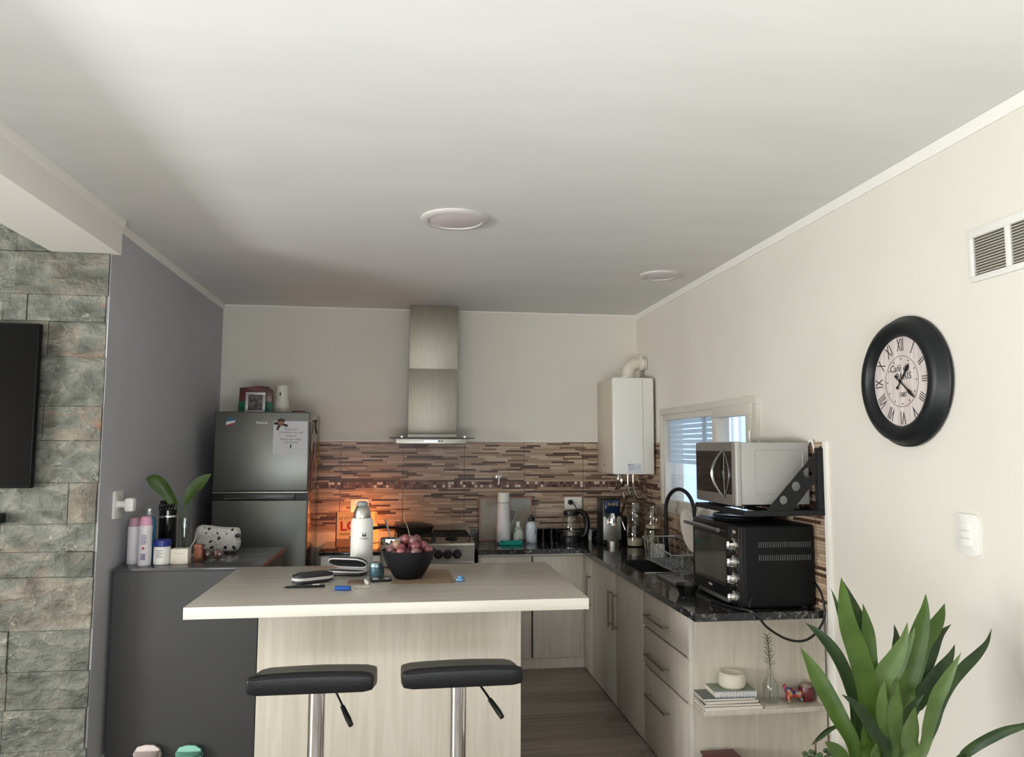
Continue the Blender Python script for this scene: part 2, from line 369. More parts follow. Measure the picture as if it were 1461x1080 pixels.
# slate cladding: every stone a slab of its own depth inside the wall's mesh
def stone_wall():
    bm = bmesh.new(); lay = bm.faces.layers.float.new('tonef'); rnd = random.Random(11)
    hs = [.205, .155, .17, .20, .145, .175, .215, .150, .125, .205, .165, .18, .20, .155, .19]
    z = 2.428; x1 = XL-.004; i = 0
    while z > 0.01:
        h = min(hs[i % len(hs)]*rnd.uniform(.8, 1.2), z); x = x1+rnd.uniform(-.008, .006); first = True
        while x > XW:
            w = rnd.choice((.10, .17, .28, .34, .40, .46)) if not first else rnd.choice((.12, .25, .34, .40)); first = False
            d = rnd.uniform(.010, .026); a = max(x-w, XW)
            q = bmesh.ops.create_cube(bm, size=1)['verts']; g = .0007
            for v in q: v.co = Vector(((a+x)/2+v.co.x*(x-a-g), YS-d/2+v.co.y*d, z-h/2+v.co.z*(h-g)))
            tn = rnd.random()
            for f in {f for v in q for f in v.link_faces}: f[lay] = tn
            x -= w
        z -= h; i += 1
    x = XW                                        # top course left of the beam
    while x < -1.68:
        w = rnd.choice((.2, .3, .4)); e = min(x+w, -1.655); q = bmesh.ops.create_cube(bm, size=1)['verts']; d = rnd.uniform(.01, .025)
        for v in q: v.co = Vector(((e+x)/2+v.co.x*(e-x-.002), YS-d/2+v.co.y*d, 2.514+v.co.z*.168))
        tn = rnd.random()
        for f in {f for v in q for f in v.link_faces}: f[lay] = tn
        x = e
    bmesh.ops.bevel(bm, geom=list(bm.edges), offset=.002, segments=1, affect='EDGES', clamp_overlap=True)
    me = bpy.data.meshes.new('wall_stone'); tones = [f[lay] for f in bm.faces]; bm.to_mesh(me); bm.free()
    at = me.attributes.new('tone', 'FLOAT', 'FACE'); at.data.foreach_set('value', tones)
    me.materials.append(MSTONE); o = bpy.data.objects.new('wall_stone', me); COL.objects.link(o); return o
struct(stone_wall(), 'wall clad in green-grey split slate behind the television', 'wall')
struct(M().box(-1.653, XL+.036, YR, YS+.012, 2.430, H-.0005).build('trim_1', MTRIM), 'white boxed beam hanging from the ceiling on the left', 'beam')
def crown(name, x, y0, y1, sgn, label):
    b = M(); b.prism([(x, H-.001), (x, H-.042), (x-sgn*.006, H-.042), (x-sgn*.011, H-.03), (x-sgn*.014, H-.001)], 'xz', y0, y1)
    struct(b.build(name, MTRIM), label, 'crown moulding')
crown('trim_2', XR, YR, YB, 1, 'white crown moulding along the top of the long cream wall')
crown('trim_3', XL, YS+.012, YB, -1, 'white crown moulding above the blue-grey wall')
crown('trim_7', XL+.036, YR, YS+.016, -1, 'white crown moulding along the boxed beam')
b = M(); b.box(XL, XR, YB-.006, YB, H-.012, H-.001)
struct(b.build('trim_4', MTRIM), 'thin white moulding above the back wall', 'crown moulding')
struct(M().box(XL, XL+.012, YS, 5.2, 0, .09).build('baseboard_left', MTRIM), 'white baseboard below the blue-grey wall', 'baseboard')
struct(M().box(XR-.012, XR, YR, 3.14, 0, .09).build('baseboard_right', MTRIM), 'white baseboard below the clock wall', 'baseboard')
# backsplash
struct(M().box(-.74, XR, YB-.010, YB, .90, 1.572).build('wall_back_tiles', MTB), 'brown strip tiles with a mosaic border on the back wall', 'wall tiles')
b = M(); b.box(XR-.010, XR, 3.165, WY0-.03, ZC, 1.556); b.box(XR-.010, XR, WY0-.03, WY1+.03, ZC, WZ0-.02); b.box(XR-.010, XR, WY1+.03, YB-.01, ZC, 1.566)
struct(b.build('wall_right_tiles', MTR), 'brown strip tiles around the window on the long wall', 'wall tiles')
struct(M().box(XR-.013, XR, 3.143, 3.166, 0, 1.558).build('trim_5', MTRIM), 'white vertical strip closing the tiles beside the toaster oven', 'trim')
struct(M().box(-.74, 1.53, YB-.014, YB-.002, 1.572, 1.580).build('trim_6', MTRIM), 'thin pale strip along the top of the back wall tiles', 'trim')
# kitchen window
wi = bpy.data.objects.new('window_1', None); COL.objects.link(wi); wi.location = (XR, (WY0+WY1)/2, WZ0); struct(wi, 'white aluminium kitchen window above the sink', 'window')
def frame(b, y0, y1, z0, z1, w, x0, x1, bev=.003):
    b.box(x0, x1, y0, y1, z0, z0+w, bev); b.box(x0, x1, y0, y1, z1-w, z1, bev); b.box(x0, x1, y0, y0+w, z0+w, z1-w, bev); b.box(x0, x1, y1-w, y1, z0+w, z1-w, bev)
b = M(); frame(b, 3.785, 5.335, 1.088, 1.806, .045, XR-.022, XR+.08); b.box(XR-.02, XR+.06, 4.31, 4.36, 1.13, 1.765, .003); b.build('window_frame', MALU, wi)
b = M(); frame(b, 4.35, 5.30, 1.125, 1.77, .048, XR-.012, XR+.03); b.build('sash', MALU, wi)
b = M(); frame(b, 3.83, 4.345, 1.125, 1.768, .062, XR-.034, XR+.03); b.build('sash', MALU, wi)
M().box(XR+.008, XR+.013, 4.39, 5.26, 1.165, 1.73).build('pane', MGL, wi)
M().box(XR+.008, XR+.013, 3.885, 4.29, 1.18, 1.71).build('pane', MGL, wi)
b = M(); b.cyl((XR-.036, 3.835, 1.42), (XR-.036, 3.835, 1.62), .008); b.cyl((XR-.036, 3.835, 1.50), (XR-.036, 3.835, 1.53), .011); b.build('hinge', MWH, wi)
b = M()
MEXT = mat('pale blue render outside', (.42, .56, .78), .8, c2=(.52, .66, .86), scale=1.5)
MSHUT = bpy.data.materials.new('translucent shutter slats'); MSHUT.use_nodes = True; nt_ = MSHUT.node_tree; nt_.nodes.clear()
o_ = nt_.nodes.new('ShaderNodeOutputMaterial'); mx_ = nt_.nodes.new('ShaderNodeMixShader'); df = nt_.nodes.new('ShaderNodeBsdfDiffuse'); tl = nt_.nodes.new('ShaderNodeBsdfTranslucent')
df.inputs[0].default_value = (.62, .70, .74, 1); tl.inputs[0].default_value = (.62, .74, .80, 1); mx_.inputs[0].default_value = .62
nt_.links.new(df.outputs[0], mx_.inputs[1]); nt_.links.new(tl.outputs[0], mx_.inputs[2]); nt_.links.new(mx_.outputs[0], o_.inputs[0])
for i in range(10):
    z = 1.755-i*.034
    b.prism([(XR+.030, z-.0265), (XR+.033, z-.0265), (XR+.036, z-.013), (XR+.033, z), (XR+.030, z)], 'xz', 4.36, WY1-.03)
b.box(XR+.028, XR+.0375, 4.60, 4.655, 1.42, 1.76); b.build('roller_shutter', MSHUT, wi)
struct(M().box(5.2, 5.35, 3.0, 20.0, -.2, 3.2).build('wall_neighbour', MEXT), 'pale blue wall of the passage outside the kitchen window', 'wall')
for i in range(3):
    tag(M().cyl((3.6, 8.0+i*.20, -.1), (3.6, 8.0+i*.20, 2.8), .035).build('rain_pipe', MWH), 'white vertical pipe outside the small window pane', 'pipe', 'white pipes outside the window')
struct(M().box(XR+.15, 5.2, 2.5, 20, -.2, -.1).build('floor_passage', MEXT), 'pale ground of the passage outside', 'ground')

# recessed lamps, vent, switches
def downlight(x, y, r, label):
    t = thing('ceiling_light', label, 'ceiling light', (x, y, H-.02))
    M().lathe([(r, .02), (r, .012), (r-.008, .006), (r-.03, .004), (r-.034, .012), (r-.034, .02)], (x, y, H-.02), 48, cap=False).build('rim', mat('lamp rim', (.58, .55, .53), .5), t)
    M().lathe([(0, .0075), (r-.04, .0075), (r-.033, .010)], (x, y, H-.02), 48, cap=False).build('diffuser', mat('lamp diffuser', (.62, .56, .58), .45), t)
downlight(.206, 3.515, .158, 'large round recessed ceiling lamp over the island, off')
downlight(1.537, 4.503, .125, 'small round recessed ceiling lamp near the window corner, off')
t = thing('air_vent', 'white wall grille of slatted panels above the clock', 'vent', (XR, 1.96, 2.068))
b = M(); y0, y1 = 1.64, 2.238; z0, z1 = 2.068, 2.242
b.box(XR-.008, XR, y0, y1, z1-.027, z1, .002); b.box(XR-.008, XR, y0, y1, z0, z0+.02, .002)
ys = [2.238-.004]; secs = [(2.085, 2.217), (1.93, 2.062), (1.775, 1.907), (1.655, 1.752)]
e = y1
for a, c in secs: b.box(XR-.008, XR, c, e, z0+.02, z1-.027, .001); e = a
b.box(XR-.008, XR, y0, e, z0+.02, z1-.027, .001); b.build('frame', MWH, t)
b = M()
for a, c in secs:
    for k in range(14):
        z = z0+.024+k*.0092
        b.hexa([(XR-.009, a, z-.001), (XR-.001, a, z+.004), (XR-.001, c, z+.004), (XR-.009, c, z-.001), (XR-.009, a, z+.001), (XR-.001, a, z+.006), (XR-.001, c, z+.006), (XR-.009, c, z+.001)])
b.build('slats', mat('vent slats', (.55, .52, .45), .5), t)
M().box(XR-.0012, XR-.0002, y0+.01, y1-.01, z0+.01, z1-.01).build('backing', mat('vent dark', (.10, .085, .065), .8), t)
t = thing('light_switch', 'white three-key wall switch plate below the clock', 'light switch', (XR, 2.309, 1.183))
M().prism(rrect(2.262, 2.358, 1.183, 1.317, .012), 'yz', XR-.011, XR, .003).build('plate', MWH, t)
for k in range(3): M().box(XR-.016, XR-.010, 2.288, 2.332, 1.213+k*.025, 1.236+k*.025, .002).build('rocker', MWH, t)
t = thing('wall_socket', 'white socket plate on the blue-grey wall above the spray cans', 'socket', (XL, 3.968, 1.181))
M().prism(rrect(3.912, 4.024, 1.181, 1.314, .008), 'yz', XL, XL+.009, .002).build('plate', MWH, t)
t = thing('plug_adapter', 'white plug adapter sticking out of the socket on the blue-grey wall', 'plug', (XL+.009, 3.955, 1.235))
M().cyl((XL+.009, 3.955, 1.25), (XL+.055, 3.955, 1.25), .017).build('body', MWH, t)
M().box(XL+.045, XL+.088, 3.93, 3.98, 1.215, 1.28, .010).build('head', MWH, t)

# television
t = thing('television', 'black flat television hanging on the slate wall', 'television', (-2.28, 3.69, 1.342))
M().box(-2.92, -1.652, 3.672, 3.708, 1.342, 2.079, .004).build('casing', mat('tv casing', (.004, .004, .0045), .5, spec=.15), t)
M().box(-2.912, -1.660, 3.6705, 3.673, 1.356, 2.071).build('screen', MTVS, t)
M().box(-2.6, -2.1, 3.708, 3.727, 1.55, 1.9).build('wall_bracket', MBLKM, t)
t = thing('soundbar', 'black soundbar below the television, only its end showing', 'soundbar', (-2.3, 3.69, 1.215))
M().box(-2.75, -1.768, 3.65, 3.727, 1.185, 1.231, .008).build('body', MBLKM, t)
M().box(-2.74, -1.778, 3.6475, 3.651, 1.190, 1.226).build('grille', MBLK, t)

# clock
CY, CZ = 2.575, 1.775
t = thing('wall_clock', 'round black wall clock with roman numerals on the cream wall', 'clock', (XR, CY, CZ))
M().lathe([(.232, 0), (.240, .008), (.240, .018), (.232, .024), (.222, .050), (.205, .062), (.190, .064), (.176, .058), (.166, .046), (.164, .030)], (XR, CY, CZ), 72, 'X', cap=False).build('rim', mat('black clock rim', (.006, .0075, .009), .42, spec=.35), t)
MFACE = mat('aged clock face', (.50, .43, .41), .7, c2=(.62, .57, .54), scale=7, stretch=(1, 8, 1), detail=6)
fc = M().lathe([(0, .031), (.166, .031)], (XR, CY, CZ), 72, 'X', cap=False).build('face', MFACE, t)
its = []; num = ['XII', 'I', 'II', 'III', 'IIII', 'V', 'VI', 'VII', 'VIII', 'IX', 'X', 'XI']
for k, s in enumerate(num):
    a = R(30*k); rr = .132
    its.append(((s, .068, 'right', (XR-.0318, CY-rr*math.sin(a), CZ+rr*math.cos(a)), -a), {'sx': .48 if len(s) > 2 else .55}))
its += [(('Café de', .036, 'right', (XR-.0318, CY+.012, CZ+.048)), {'shear': .25}), (('PARIS', .036, 'right', (XR-.0318, CY-.012, CZ+.017)), {}), (('1887', .026, 'right', (XR-.0318, CY-.006, CZ-.050)), {'sx': .8})]
lettering(its, mat('clock print', (.035, .025, .025), .7), fc)
b = M(); b.lathe([(.0925, .0316), (.0945, .0316), (.0945, .0322), (.0925, .0322)], (XR, CY, CZ), 60, 'X', cap=False)
for k in range(12): a = R(30*k); b.box(XR-.0322, XR-.0314, CY-.083*math.sin(a)-.003, CY-.083*math.sin(a)+.003, CZ+.083*math.cos(a)-.003, CZ+.083*math.cos(a)+.003)
b.build('dial_ring', mat('dial print', (.16, .12, .115), .7), fc)
def hand(ang, ln, tail, w, x, nm):
    b = M(); b.prism([(-.002, -tail), (.002, -tail), (.0025, ln*.5), (w, ln*.68), (.001, ln), (-.001, ln), (-w, ln*.68), (-.0025, ln*.5)], 'xy', 0, .0015)
    b.lathe([(0, 0), (.006, 0), (.006, .002), (0, .002)], (0, -tail, 0), 12)
    b.lathe([(0, 0), (.005, 0), (.005, .003), (0, .003)], (0, 0, 0), 12)
    b.xf(Matrix.Translation((x, CY, CZ)) @ BAS['right'].to_4x4() @ Matrix.Rotation(-ang, 4, 'Z')); b.build(nm, MBLK, t)
hand(R(40), .078, .030, .008, XR-.036, 'hour_hand'); hand(R(130), .100, .028, .007, XR-.039, 'minute_hand')

# ------------------------------------------------------------------ island
t = thing('kitchen_island', 'washed-oak breakfast island with a thick overhanging top', 'kitchen island', (-.05, 3.42, 0))
M().box(-.791, .706, 2.952, 3.893, ZI-.043, ZI-.001, .0015).build('core', MEDGE, t)
M().box(-.7905, .7055, 2.9525, 3.8925, ZI-.003, ZI, .0005).build('worktop', MOAKX, t)
M().box(-.559, .466, 3.13, 3.152, 0, ZI-.043).build('front_panel', MOAK, t)
M().box(-.558, -.536, 3.1525, 3.78, 0, ZI-.043).build('side_panel', MOAK, t); M().box(.443, .465, 3.1525, 3.78, 0, ZI-.043).build('side_panel', MOAK, t)
for k in range(2):
    d = M().box(-.533+k*.488, -.048+k*.488, 3.76, 3.78, .07, ZI-.05, .001).build('door', MOAK, t)
    x = -.09+k*.085; M().tube([(x, 3.78, .55), (x, 3.805, .55), (x, 3.805, .75), (x, 3.78, .75)], .005, 8).build('handle', MNICK, d)
M().box(-.536, .443, 3.153, 3.74, 0, .07).build('plinth', MANTH, t)

# anthracite cabinet between stone wall and fridge
t = thing('storage_cabinet', 'anthracite side cabinet against the blue-grey wall', 'cabinet', (-1.04, 4.26, 0))
M().box(-1.368, -.700, 3.905, 4.62, 0, .935).build('body', MANTH, t)
M().box(-1.372, -.697, 3.90, 4.625, .935, .95, .001).build('top_panel', MANTHG, t)
M().box(-.697, -.690, 3.90, 4.625, .930, .951, .001).build('edge_strip', mat('worn red brown edge', (.20, .075, .055), .5), t)
for z in (.585, .47, .235, .125, .80): M().lathe([(0, .003), (.005, .002), (.0055, 0)], (-1.352, 3.905, z), 12, 'Y').build('screw_cap', MWH, t)
M().box(-1.366, -.702, 3.902, 3.9052, .0, .933).build('front_panel', MANTH, t)

# ------------------------------------------------------------------ fridge
t = thing('fridge', 'tall stainless two-door fridge in the corner by the blue-grey wall', 'fridge', (-.958, 5.6, 0))
M().box(-1.262, -.655, 5.335, 5.92, .03, 1.758, .004).build('body', MDGREY, t)
d = M().box(-1.264, -.6526, 5.28, 5.33, 1.233, 1.7615, .008, 3).build('freezer_door', MFRIDGE, t)
lettering([(('PHILCO', .020, 'front', (-.962, 5.2795, 1.687)), {'sx': 1.05})], mat('silver print', (.75, .73, .68), .35, .4), d)
d2 = M().box(-1.264, -.6526, 5.28, 5.33, .06, 1.178, .008, 3).build('door', MFRIDGE, t)
M().box(-1.262, -.6546, 5.30, 5.333, 1.180, 1.2315).build('handle_recess', MBLK, t)
M().box(-1.264, -.6526, 5.279, 5.30, 1.222, 1.2325, .002).build('trim_bar', MSTEEL, t)
b = M(); b.box(-1.195, -.735, 5.276, 5.298, 1.183, 1.2205, .004); b.build('handle', mat('dark handle', (.06, .06, .06), .3, .5), t)
b = M(); P = [(-1.18+.43*i/14, 5.274, 1.186+.0035*math.sin(math.pi*i/14)) for i in range(15)]; b.tube(P, .003, 8); b.build('handle_edge', MCHROME, t)
for x in (-1.2, -.72): M().cyl((x, 5.4, 0), (x, 5.4, .03), .02).build('foot', MBLK, t)
# things held on the fridge
s = thing('sticker', 'small blue, white and red sticker on the fridge door', 'sticker', (-1.16, 5.2795, 1.68))
M().prism([(-1.186, 1.695), (-1.13, 1.703), (-1.17, 1.727), (-1.186, 1.727)], 'xz', 5.2788, 5.2798).build('blue_field', mat('teal print', (.01, .09, .15), .4), s)
M().prism([(-1.192, 1.672), (-1.136, 1.690), (-1.13, 1.702), (-1.188, 1.694)], 'xz', 5.2788, 5.2798).build('white_band', MPAPER, s)
M().prism([(-1.186, 1.667), (-1.15, 1.672), (-1.138, 1.687), (-1.188, 1.672)], 'xz', 5.2788, 5.2798).build('red_band', MRED, s)
s = thing('paper_note', 'white printed note pinned to the fridge freezer door', 'note', (-.772, 5.2785, 1.473))
n = M().box(-.886, -.664, 5.2775, 5.2792, 1.476, 1.700).build('sheet', MPAPER, s)
L = lambda st, sz, z, x=-.772, **k: ((st, sz, 'front', (x, 5.2772, z)), k)
lettering([L('Si esta casa', .018, 1.646, shear=.2), L('Yo sería un rayo del', .019, 1.625, shear=.2), L('desayuno', .018, 1.603, shear=.2), L('Nunca pare llegó', .0205, 1.580, shear=.2), L('a la Cocina', .0205, 1.559, shear=.2), L('- - - - - - - - -', .012, 1.496)], mat('note print', (.10, .095, .11), .8), n)
M().prism([(-.775, 1.520), (-.768, 1.518), (-.766, 1.545), (-.771, 1.547), (-.777, 1.534)], 'xz', 5.2768, 5.2775).build('printed_drop', MINK, n)
s = thing('fridge_magnet', 'brown doll-shaped magnet holding the white note', 'magnet', (-.84, 5.272, 1.64))
M().sph((-.838, 5.270, 1.688), .021, (1.05, .5, 1)).build('head', mat('rosy resin', (.26, .12, .09), .5), s)
M().sph((-.835, 5.271, 1.703), .023, (1.05, .5, .62)).build('hair', mat('brown resin', (.06, .03, .02), .6), s)
b = M(); b.tube([(-.845, 5.272, 1.675), (-.855, 5.272, 1.655), (-.86, 5.272, 1.640)], [.009, .007, .008], 8); b.tube([(-.88, 5.273, 1.685), (-.85, 5.272, 1.682), (-.82, 5.272, 1.676), (-.795, 5.273, 1.668)], [.010, .006, .006, .010], 8); b.build('limbs', mat('dark brown resin', (.045, .028, .022), .6), s)
FM = [('white paper strip hanging highest on the fridge side', 'note', 1.50, 1.70, 5.36, 5.44, (.68, .66, .65), 'paper_strip'), ('dark magnet at the top of the fridge side', 'magnet', 1.62, 1.72, 5.50, 5.62, (.03, .025, .03), 'fridge_magnet'),
      ('long pink paper hanging low on the fridge side', 'note', 1.245, 1.48, 5.42, 5.47, (.62, .34, .32), 'paper_strip'), ('pale photo strip on the middle of the fridge side', 'note', 1.30, 1.56, 5.55, 5.62, (.60, .54, .50), 'paper_strip'), ('yellow paper clipping on the fridge side', 'note', 1.38, 1.575, 5.68, 5.76, (.50, .40, .14), 'paper_strip')]
for lb, ct, z0, z1, y0, y1, c, nm in FM:
    rows = []
    for i in range(7):
        q = i/6; bow = .004+.012*math.sin(q*2.2+y0*9)**2
        rows.append([(-.6525+bow, y0, z1-(z1-z0)*q), (-.6525+bow*1.1+.003, (y0+y1)/2, z1-(z1-z0)*q), (-.6525+bow, y1, z1-(z1-z0)*q)])
    tag(M().sheet(rows, .0015).build(nm, mat(nm+' '+lb[:12], c, .7)), lb, ct, 'papers and magnets on the fridge side')
# on top of the fridge
ZF = 1.7615
s = thing('snack_bag', 'red and green packet standing behind the photo frame on the fridge', 'packet', (-1.055, 5.62, ZF))
b = M(); X0, X1 = -1.18, -.952
b.prism(rrect(X0, X1, ZF, ZF+.085, .006), 'xz', 5.58, 5.66, .008); b.build('green_part', mat('green foil', (.01, .16, .08), .35), s)
b = M(); b.prism([(X0, ZF+.082), (X1, ZF+.082), (X1, ZF+.165), (X1-.03, ZF+.192), (X0+.13, ZF+.196), (X0+.06, ZF+.186), (X0+.004, ZF+.182)], 'xz', 5.578, 5.662, .008); b.build('red_part', mat('dark red foil', (.16, .018, .016), .35, c2=(.05, .03, .02), scale=14), s)
s = thing('photo_frame', 'small silver photo frame leaning on the red and green packet', 'photo frame', (-1.045, 5.50, ZF))
def lean(b, z, y, a): return b.rot(a, 'X', (0, y, z))
b = M(); x0, x1, z0, z1 = -1.12, -.985, ZF, ZF+.148
b.box(x0, x1, 5.49, 5.505, z0, z0+.018, .003); b.box(x0, x1, 5.49, 5.505, z1-.018, z1, .003); b.box(x0, x0+.02, 5.49, 5.505, z0+.018, z1-.018, .003); b.box(x1-.02, x1, 5.49, 5.505, z0+.018, z1-.018, .003)
lean(b, ZF, 5.5, R(-8)).build('frame', mat('silver frame', (.50, .49, .47), .35, .5), s)
lean(M().box(x0+.018, x1-.018, 5.497, 5.503, z0+.016, z1-.016), ZF, 5.5, R(-8)).build('photo', mat('dark group photo', (.02, .02, .025), .4, c2=(.20, .16, .16), scale=30), s)
s = thing('ceramic_vase', 'white waisted ceramic vase on top of the fridge', 'vase', (-.878, 5.55, ZF))
M().lathe([(0, 0), (.05, 0), (.054, .01), (.050, .06), (.043, .12), (.046, .165), (.050, .195), (.044, .195), (.040, .16), (.03, .03), (0, .03)], (-.878, 5.55, ZF), 32).build('body', mat('cream ceramic', (.60, .57, .49), .4), s)
for z in (.135, .030): M().sph((-.884, 5.503, ZF+z), .008, (.8, .5, 1.6), 10).build('painted_motif', mat('brown glaze', (.07, .045, .03), .5), s)
tag(M().box(-.80, -.715, 5.48, 5.60, ZF, ZF+.018, .003).build('red_booklet', mat('red card', (.19, .02, .018), .5)), 'flat dark red box on the fridge corner', 'box')

# ------------------------------------------------------------------ base cabinets and counters
def bar_handle(p0, p1, out, parent, r=.0055):
    p0, p1, out = Vector(p0), Vector(p1), Vector(out); d = (p1-p0).normalized()
    b = M(); b.cyl(p0+out-d*.015, p1+out+d*.015, r, n=10); b.cyl(p0+out, p0, r*.8, n=8); b.cyl(p1+out, p1, r*.8, n=8)
    return b.build('handle', MNICK, parent)
XC, YC, ZB = 1.2477, 5.372, ZC-.034
t = thing('drawer_cabinet', 'greige drawer unit with three drawers at the near end of the counter', 'drawer unit', (1.54, 3.68, 0))
M().box(XC+.019, XR-.001, 3.362, 4.0, .07, ZB).build('body', MCAB, t)
M().box(XC+.002, XR-.015, 3.336, 3.361, 0, ZB).build('side_panel', MOAK, t)
M().box(XC+.03, XR-.001, 3.363, 4.0, 0, .069).build('plinth', MCAB, t)
for z0, z1 in ((.605, ZB-.004), (.408, .594), (.012, .397)):
    d = M().box(XC, XC+.018, 3.339, 3.998, z0, z1, .001).build('drawer', MCAB, t)
    M().box(XC+.0005, XC+.0185, 3.3345, 3.3388, z0, z1).build('edge_band', MALU, d)
    h = {0: .675, 1: .479, 2: .277}[[.605, .408, .012].index(z0)]
    bar_handle((XC, 3.60, h), (XC, 3.88, h), (-.03, 0, 0), d)
# open shelf on the end panel
t = thing('wall_shelf', 'greige open shelf fixed to the end panel below the counter', 'shelf', (1.53, 3.27, .398))
M().box(1.262, XR-.02, 3.20, 3.336, .398, .419, .001).build('board', MCAB, t)
M().box(XR-.018, XR-.0135, 3.20, 3.336, .0, ZB).build('side_panel', MOAK, t)
def door_cab(name, label, y0, y1, doors, handles):
    t = thing(name, label, 'cabinet', (1.54, (y0+y1)/2, 0))
    M().box(XC+.019, XR-.001, y0+.001, y1-.001, .07, ZB-.17).build('body', MCAB, t)
    M().box(XC+.02, XR-.001, y0+.001, y1-.001, 0, .069).build('plinth', MCAB, t)
    for (a, c), hy in zip(doors, handles):
        d = M().box(XC, XC+.018, a+.0015, c-.0015, .012, ZB-.004, .001).build('door', MCAB, t)
        bar_handle((XC, hy, .47), (XC, hy, .655), (-.03, 0, 0), d)
door_cab('sink_cabinet', 'greige two-door cabinet under the sink', 4.0, 5.12, [(4.0, 4.54), (4.54, 5.12)], [4.50, 4.60])
t = thing('corner_cabinet', 'narrow greige cabinet in the inner corner of the counter', 'cabinet', (1.54, 5.25, 0))
M().box(XC+.019, XR-.001, 5.121, YC+.02, 0, ZB-.17).build('body', MCAB, t)
d = M().box(XC, XC+.018, 5.122, YC-.002, .012, ZB-.004, .001).build('door', MCAB, t); bar_handle((XC, 5.165, .47), (XC, 5.165, .655), (-.03, 0, 0), d)
t = thing('base_cabinet', 'greige two-door cabinet under the back counter beside the stove', 'cabinet', (.87, 5.65, 0))
M().box(.50, XC-.002, YC+.019, YB-.016, .075, ZB).build('body', MANTH, t)  # greige unit; body coloured dark for the shade in the door gap
M().box(.50, XC+.016, YC+.02, YC+.04, 0, .072).build('plinth', MCAB, t)
M().box(.50, XC-.002, YC+.001, YC+.02, ZB-.016, ZB-.001).build('top_rail', MALU, t)
M().box(.502, .874, YC, YC+.018, .077, ZB-.019, .001).build('door', MCAB, t); M().box(.887, XC-.0005, YC, YC+.018, .077, ZB-.019, .001).build('door', MCAB, t)
# granite worktop around the sink cut-out
SX0, SX1, SY0, SY1 = 1.335, 1.69, 4.27, 4.77
t = thing('granite_worktop', 'black speckled granite worktop running along the wall and back', 'worktop', (1.5, 4.5, ZC-.033))
b = M(); b.box(1.2277, SX0, 3.20, YB-.012, ZC-.033, ZC); b.box(SX1, XR-.011, 3.20, YB-.012, ZC-.033, ZC); b.box(SX0, SX1, 3.20, SY0, ZC-.033, ZC); b.box(SX0, SX1, SY1, YB-.012, ZC-.033, ZC); b.box(.497, 1.2277, 5.345, YB-.012, ZC-.033, ZC)
b.build('slab', MGRAN, t)
b = M(); b.box(.497, XR-.011, YB-.030, YB-.0115, ZC, ZC+.082); tag(b.build('granite_upstand', MGRAN), 'low black granite upstand along the back wall', 'upstand')
t = thing('kitchen_sink', 'dark sunken sink bowl set in the granite worktop', 'sink', ((SX0+SX1)/2, (SY0+SY1)/2, ZC-.19))
b = M(); b.box(SX0, SX0+.004, SY0, SY1, ZC-.19, ZC-.002); b.box(SX1-.004, SX1, SY0, SY1, ZC-.19, ZC-.002); b.box(SX0, SX1, SY0, SY0+.004, ZC-.19, ZC-.002); b.box(SX0, SX1, SY1-.004, SY1, ZC-.19, ZC-.002); b.box(SX0, SX1, SY0, SY1, ZC-.194, ZC-.19)
b.build('bowl', mat('dark steel bowl', (.12, .12, .12), .3, .9), t)
M().box(SX0+.01, SX1-.02, SY0-.006, SY0+.004, ZC-.002, ZC+.003, .001).build('rim', MSTEEL, t)
M().lathe([(0, 0), (.03, 0), (.034, .003), (0, .004)], ((SX0+SX1)/2, 4.52, ZC-.19), 20).build('drain', MCHROME, t)
t = thing('tap', 'black gooseneck kitchen tap by the window', 'tap', (1.70, 4.94, ZC))
TB = Vector((1.705, 4.935, ZC)); TE = Vector((1.797, 4.665, 1.075)); mid = (TB+TE)/2
P = [TB, TB+Vector((0, 0, .2))]; 
for i in range(13):
    a = math.pi*(1-i/12); q = mid+(TE-TB).normalized().to_2d().to_3d().normalized()*math.cos(a)*.143; P.append(Vector((q.x, q.y, 1.115+.148*math.sin(a))))
P.append(Vector((TE.x, TE.y, 1.06))); M().tube(smooth_pts(P, 3), .0125, 14).build('spout', MBLKM, t)
M().lathe([(.026, 0), (.026, .01), (.018, .02), (.018, .07), (.014, .08)], TB, 20).build('base', MBLKM, t)
M().tube([TB+Vector((0, 0, .05)), TB+Vector((-.04, .0, .06)), TB+Vector((-.075, 0, .085))], .006, 8).build('lever', MBLKM, t)
# small counter between fridge and stove
t = thing('side_counter', 'small black-topped white cabinet squeezed between fridge and stove', 'cabinet', (-.34, 5.6, 0))
M().box(-.565, -.10, 5.36, YB-.012, 0, ZC-.02).build('body', MWH, t); M().box(-.585, -.095, 5.335, YB-.012, ZC-.02, ZC, .001).build('top_panel', MGRAN, t)
M().box(-.56, -.105, 5.342, 5.36, .08, ZC-.03, .001).build('door', MWH, t)

# ------------------------------------------------------------------ stove and hood
t = thing('gas_stove', 'stainless gas stove with black knobs under the hood', 'stove', (.19, 5.6, 0))
SXa, SXb = -.085, .468
M().box(SXa, SXb, 5.33, YB-.02, .06, .862).build('body', MSTEEL, t)
M().hexa([(SXa, 5.312, .752), (SXb, 5.312, .752), (SXb, 5.34, .752), (SXa, 5.34, .752), (SXa, 5.300, .862), (SXb, 5.300, .862), (SXb, 5.34, .862), (SXa, 5.34, .862)]).build('control_panel', MSTEEL, t)
M().prism([(5.30, .862), (5.30, .874), (5.32, .880), (5.80, .884), (5.88, .945), (5.905, .945), (5.905, .862)], 'yz', SXa, SXb, .002).build('cooktop', mat('pale steel top', (.62, .60, .55), .26, .9), t)
for x in (.094, .158, .222, .286, .35):
    k = M().lathe([(.031, 0), (.031, .004), (.025, .008), (.023, .028), (.019, .032), (0, .032)], (x, 5.306, .803), 24, 'Y').build('knob', MBLK, t)
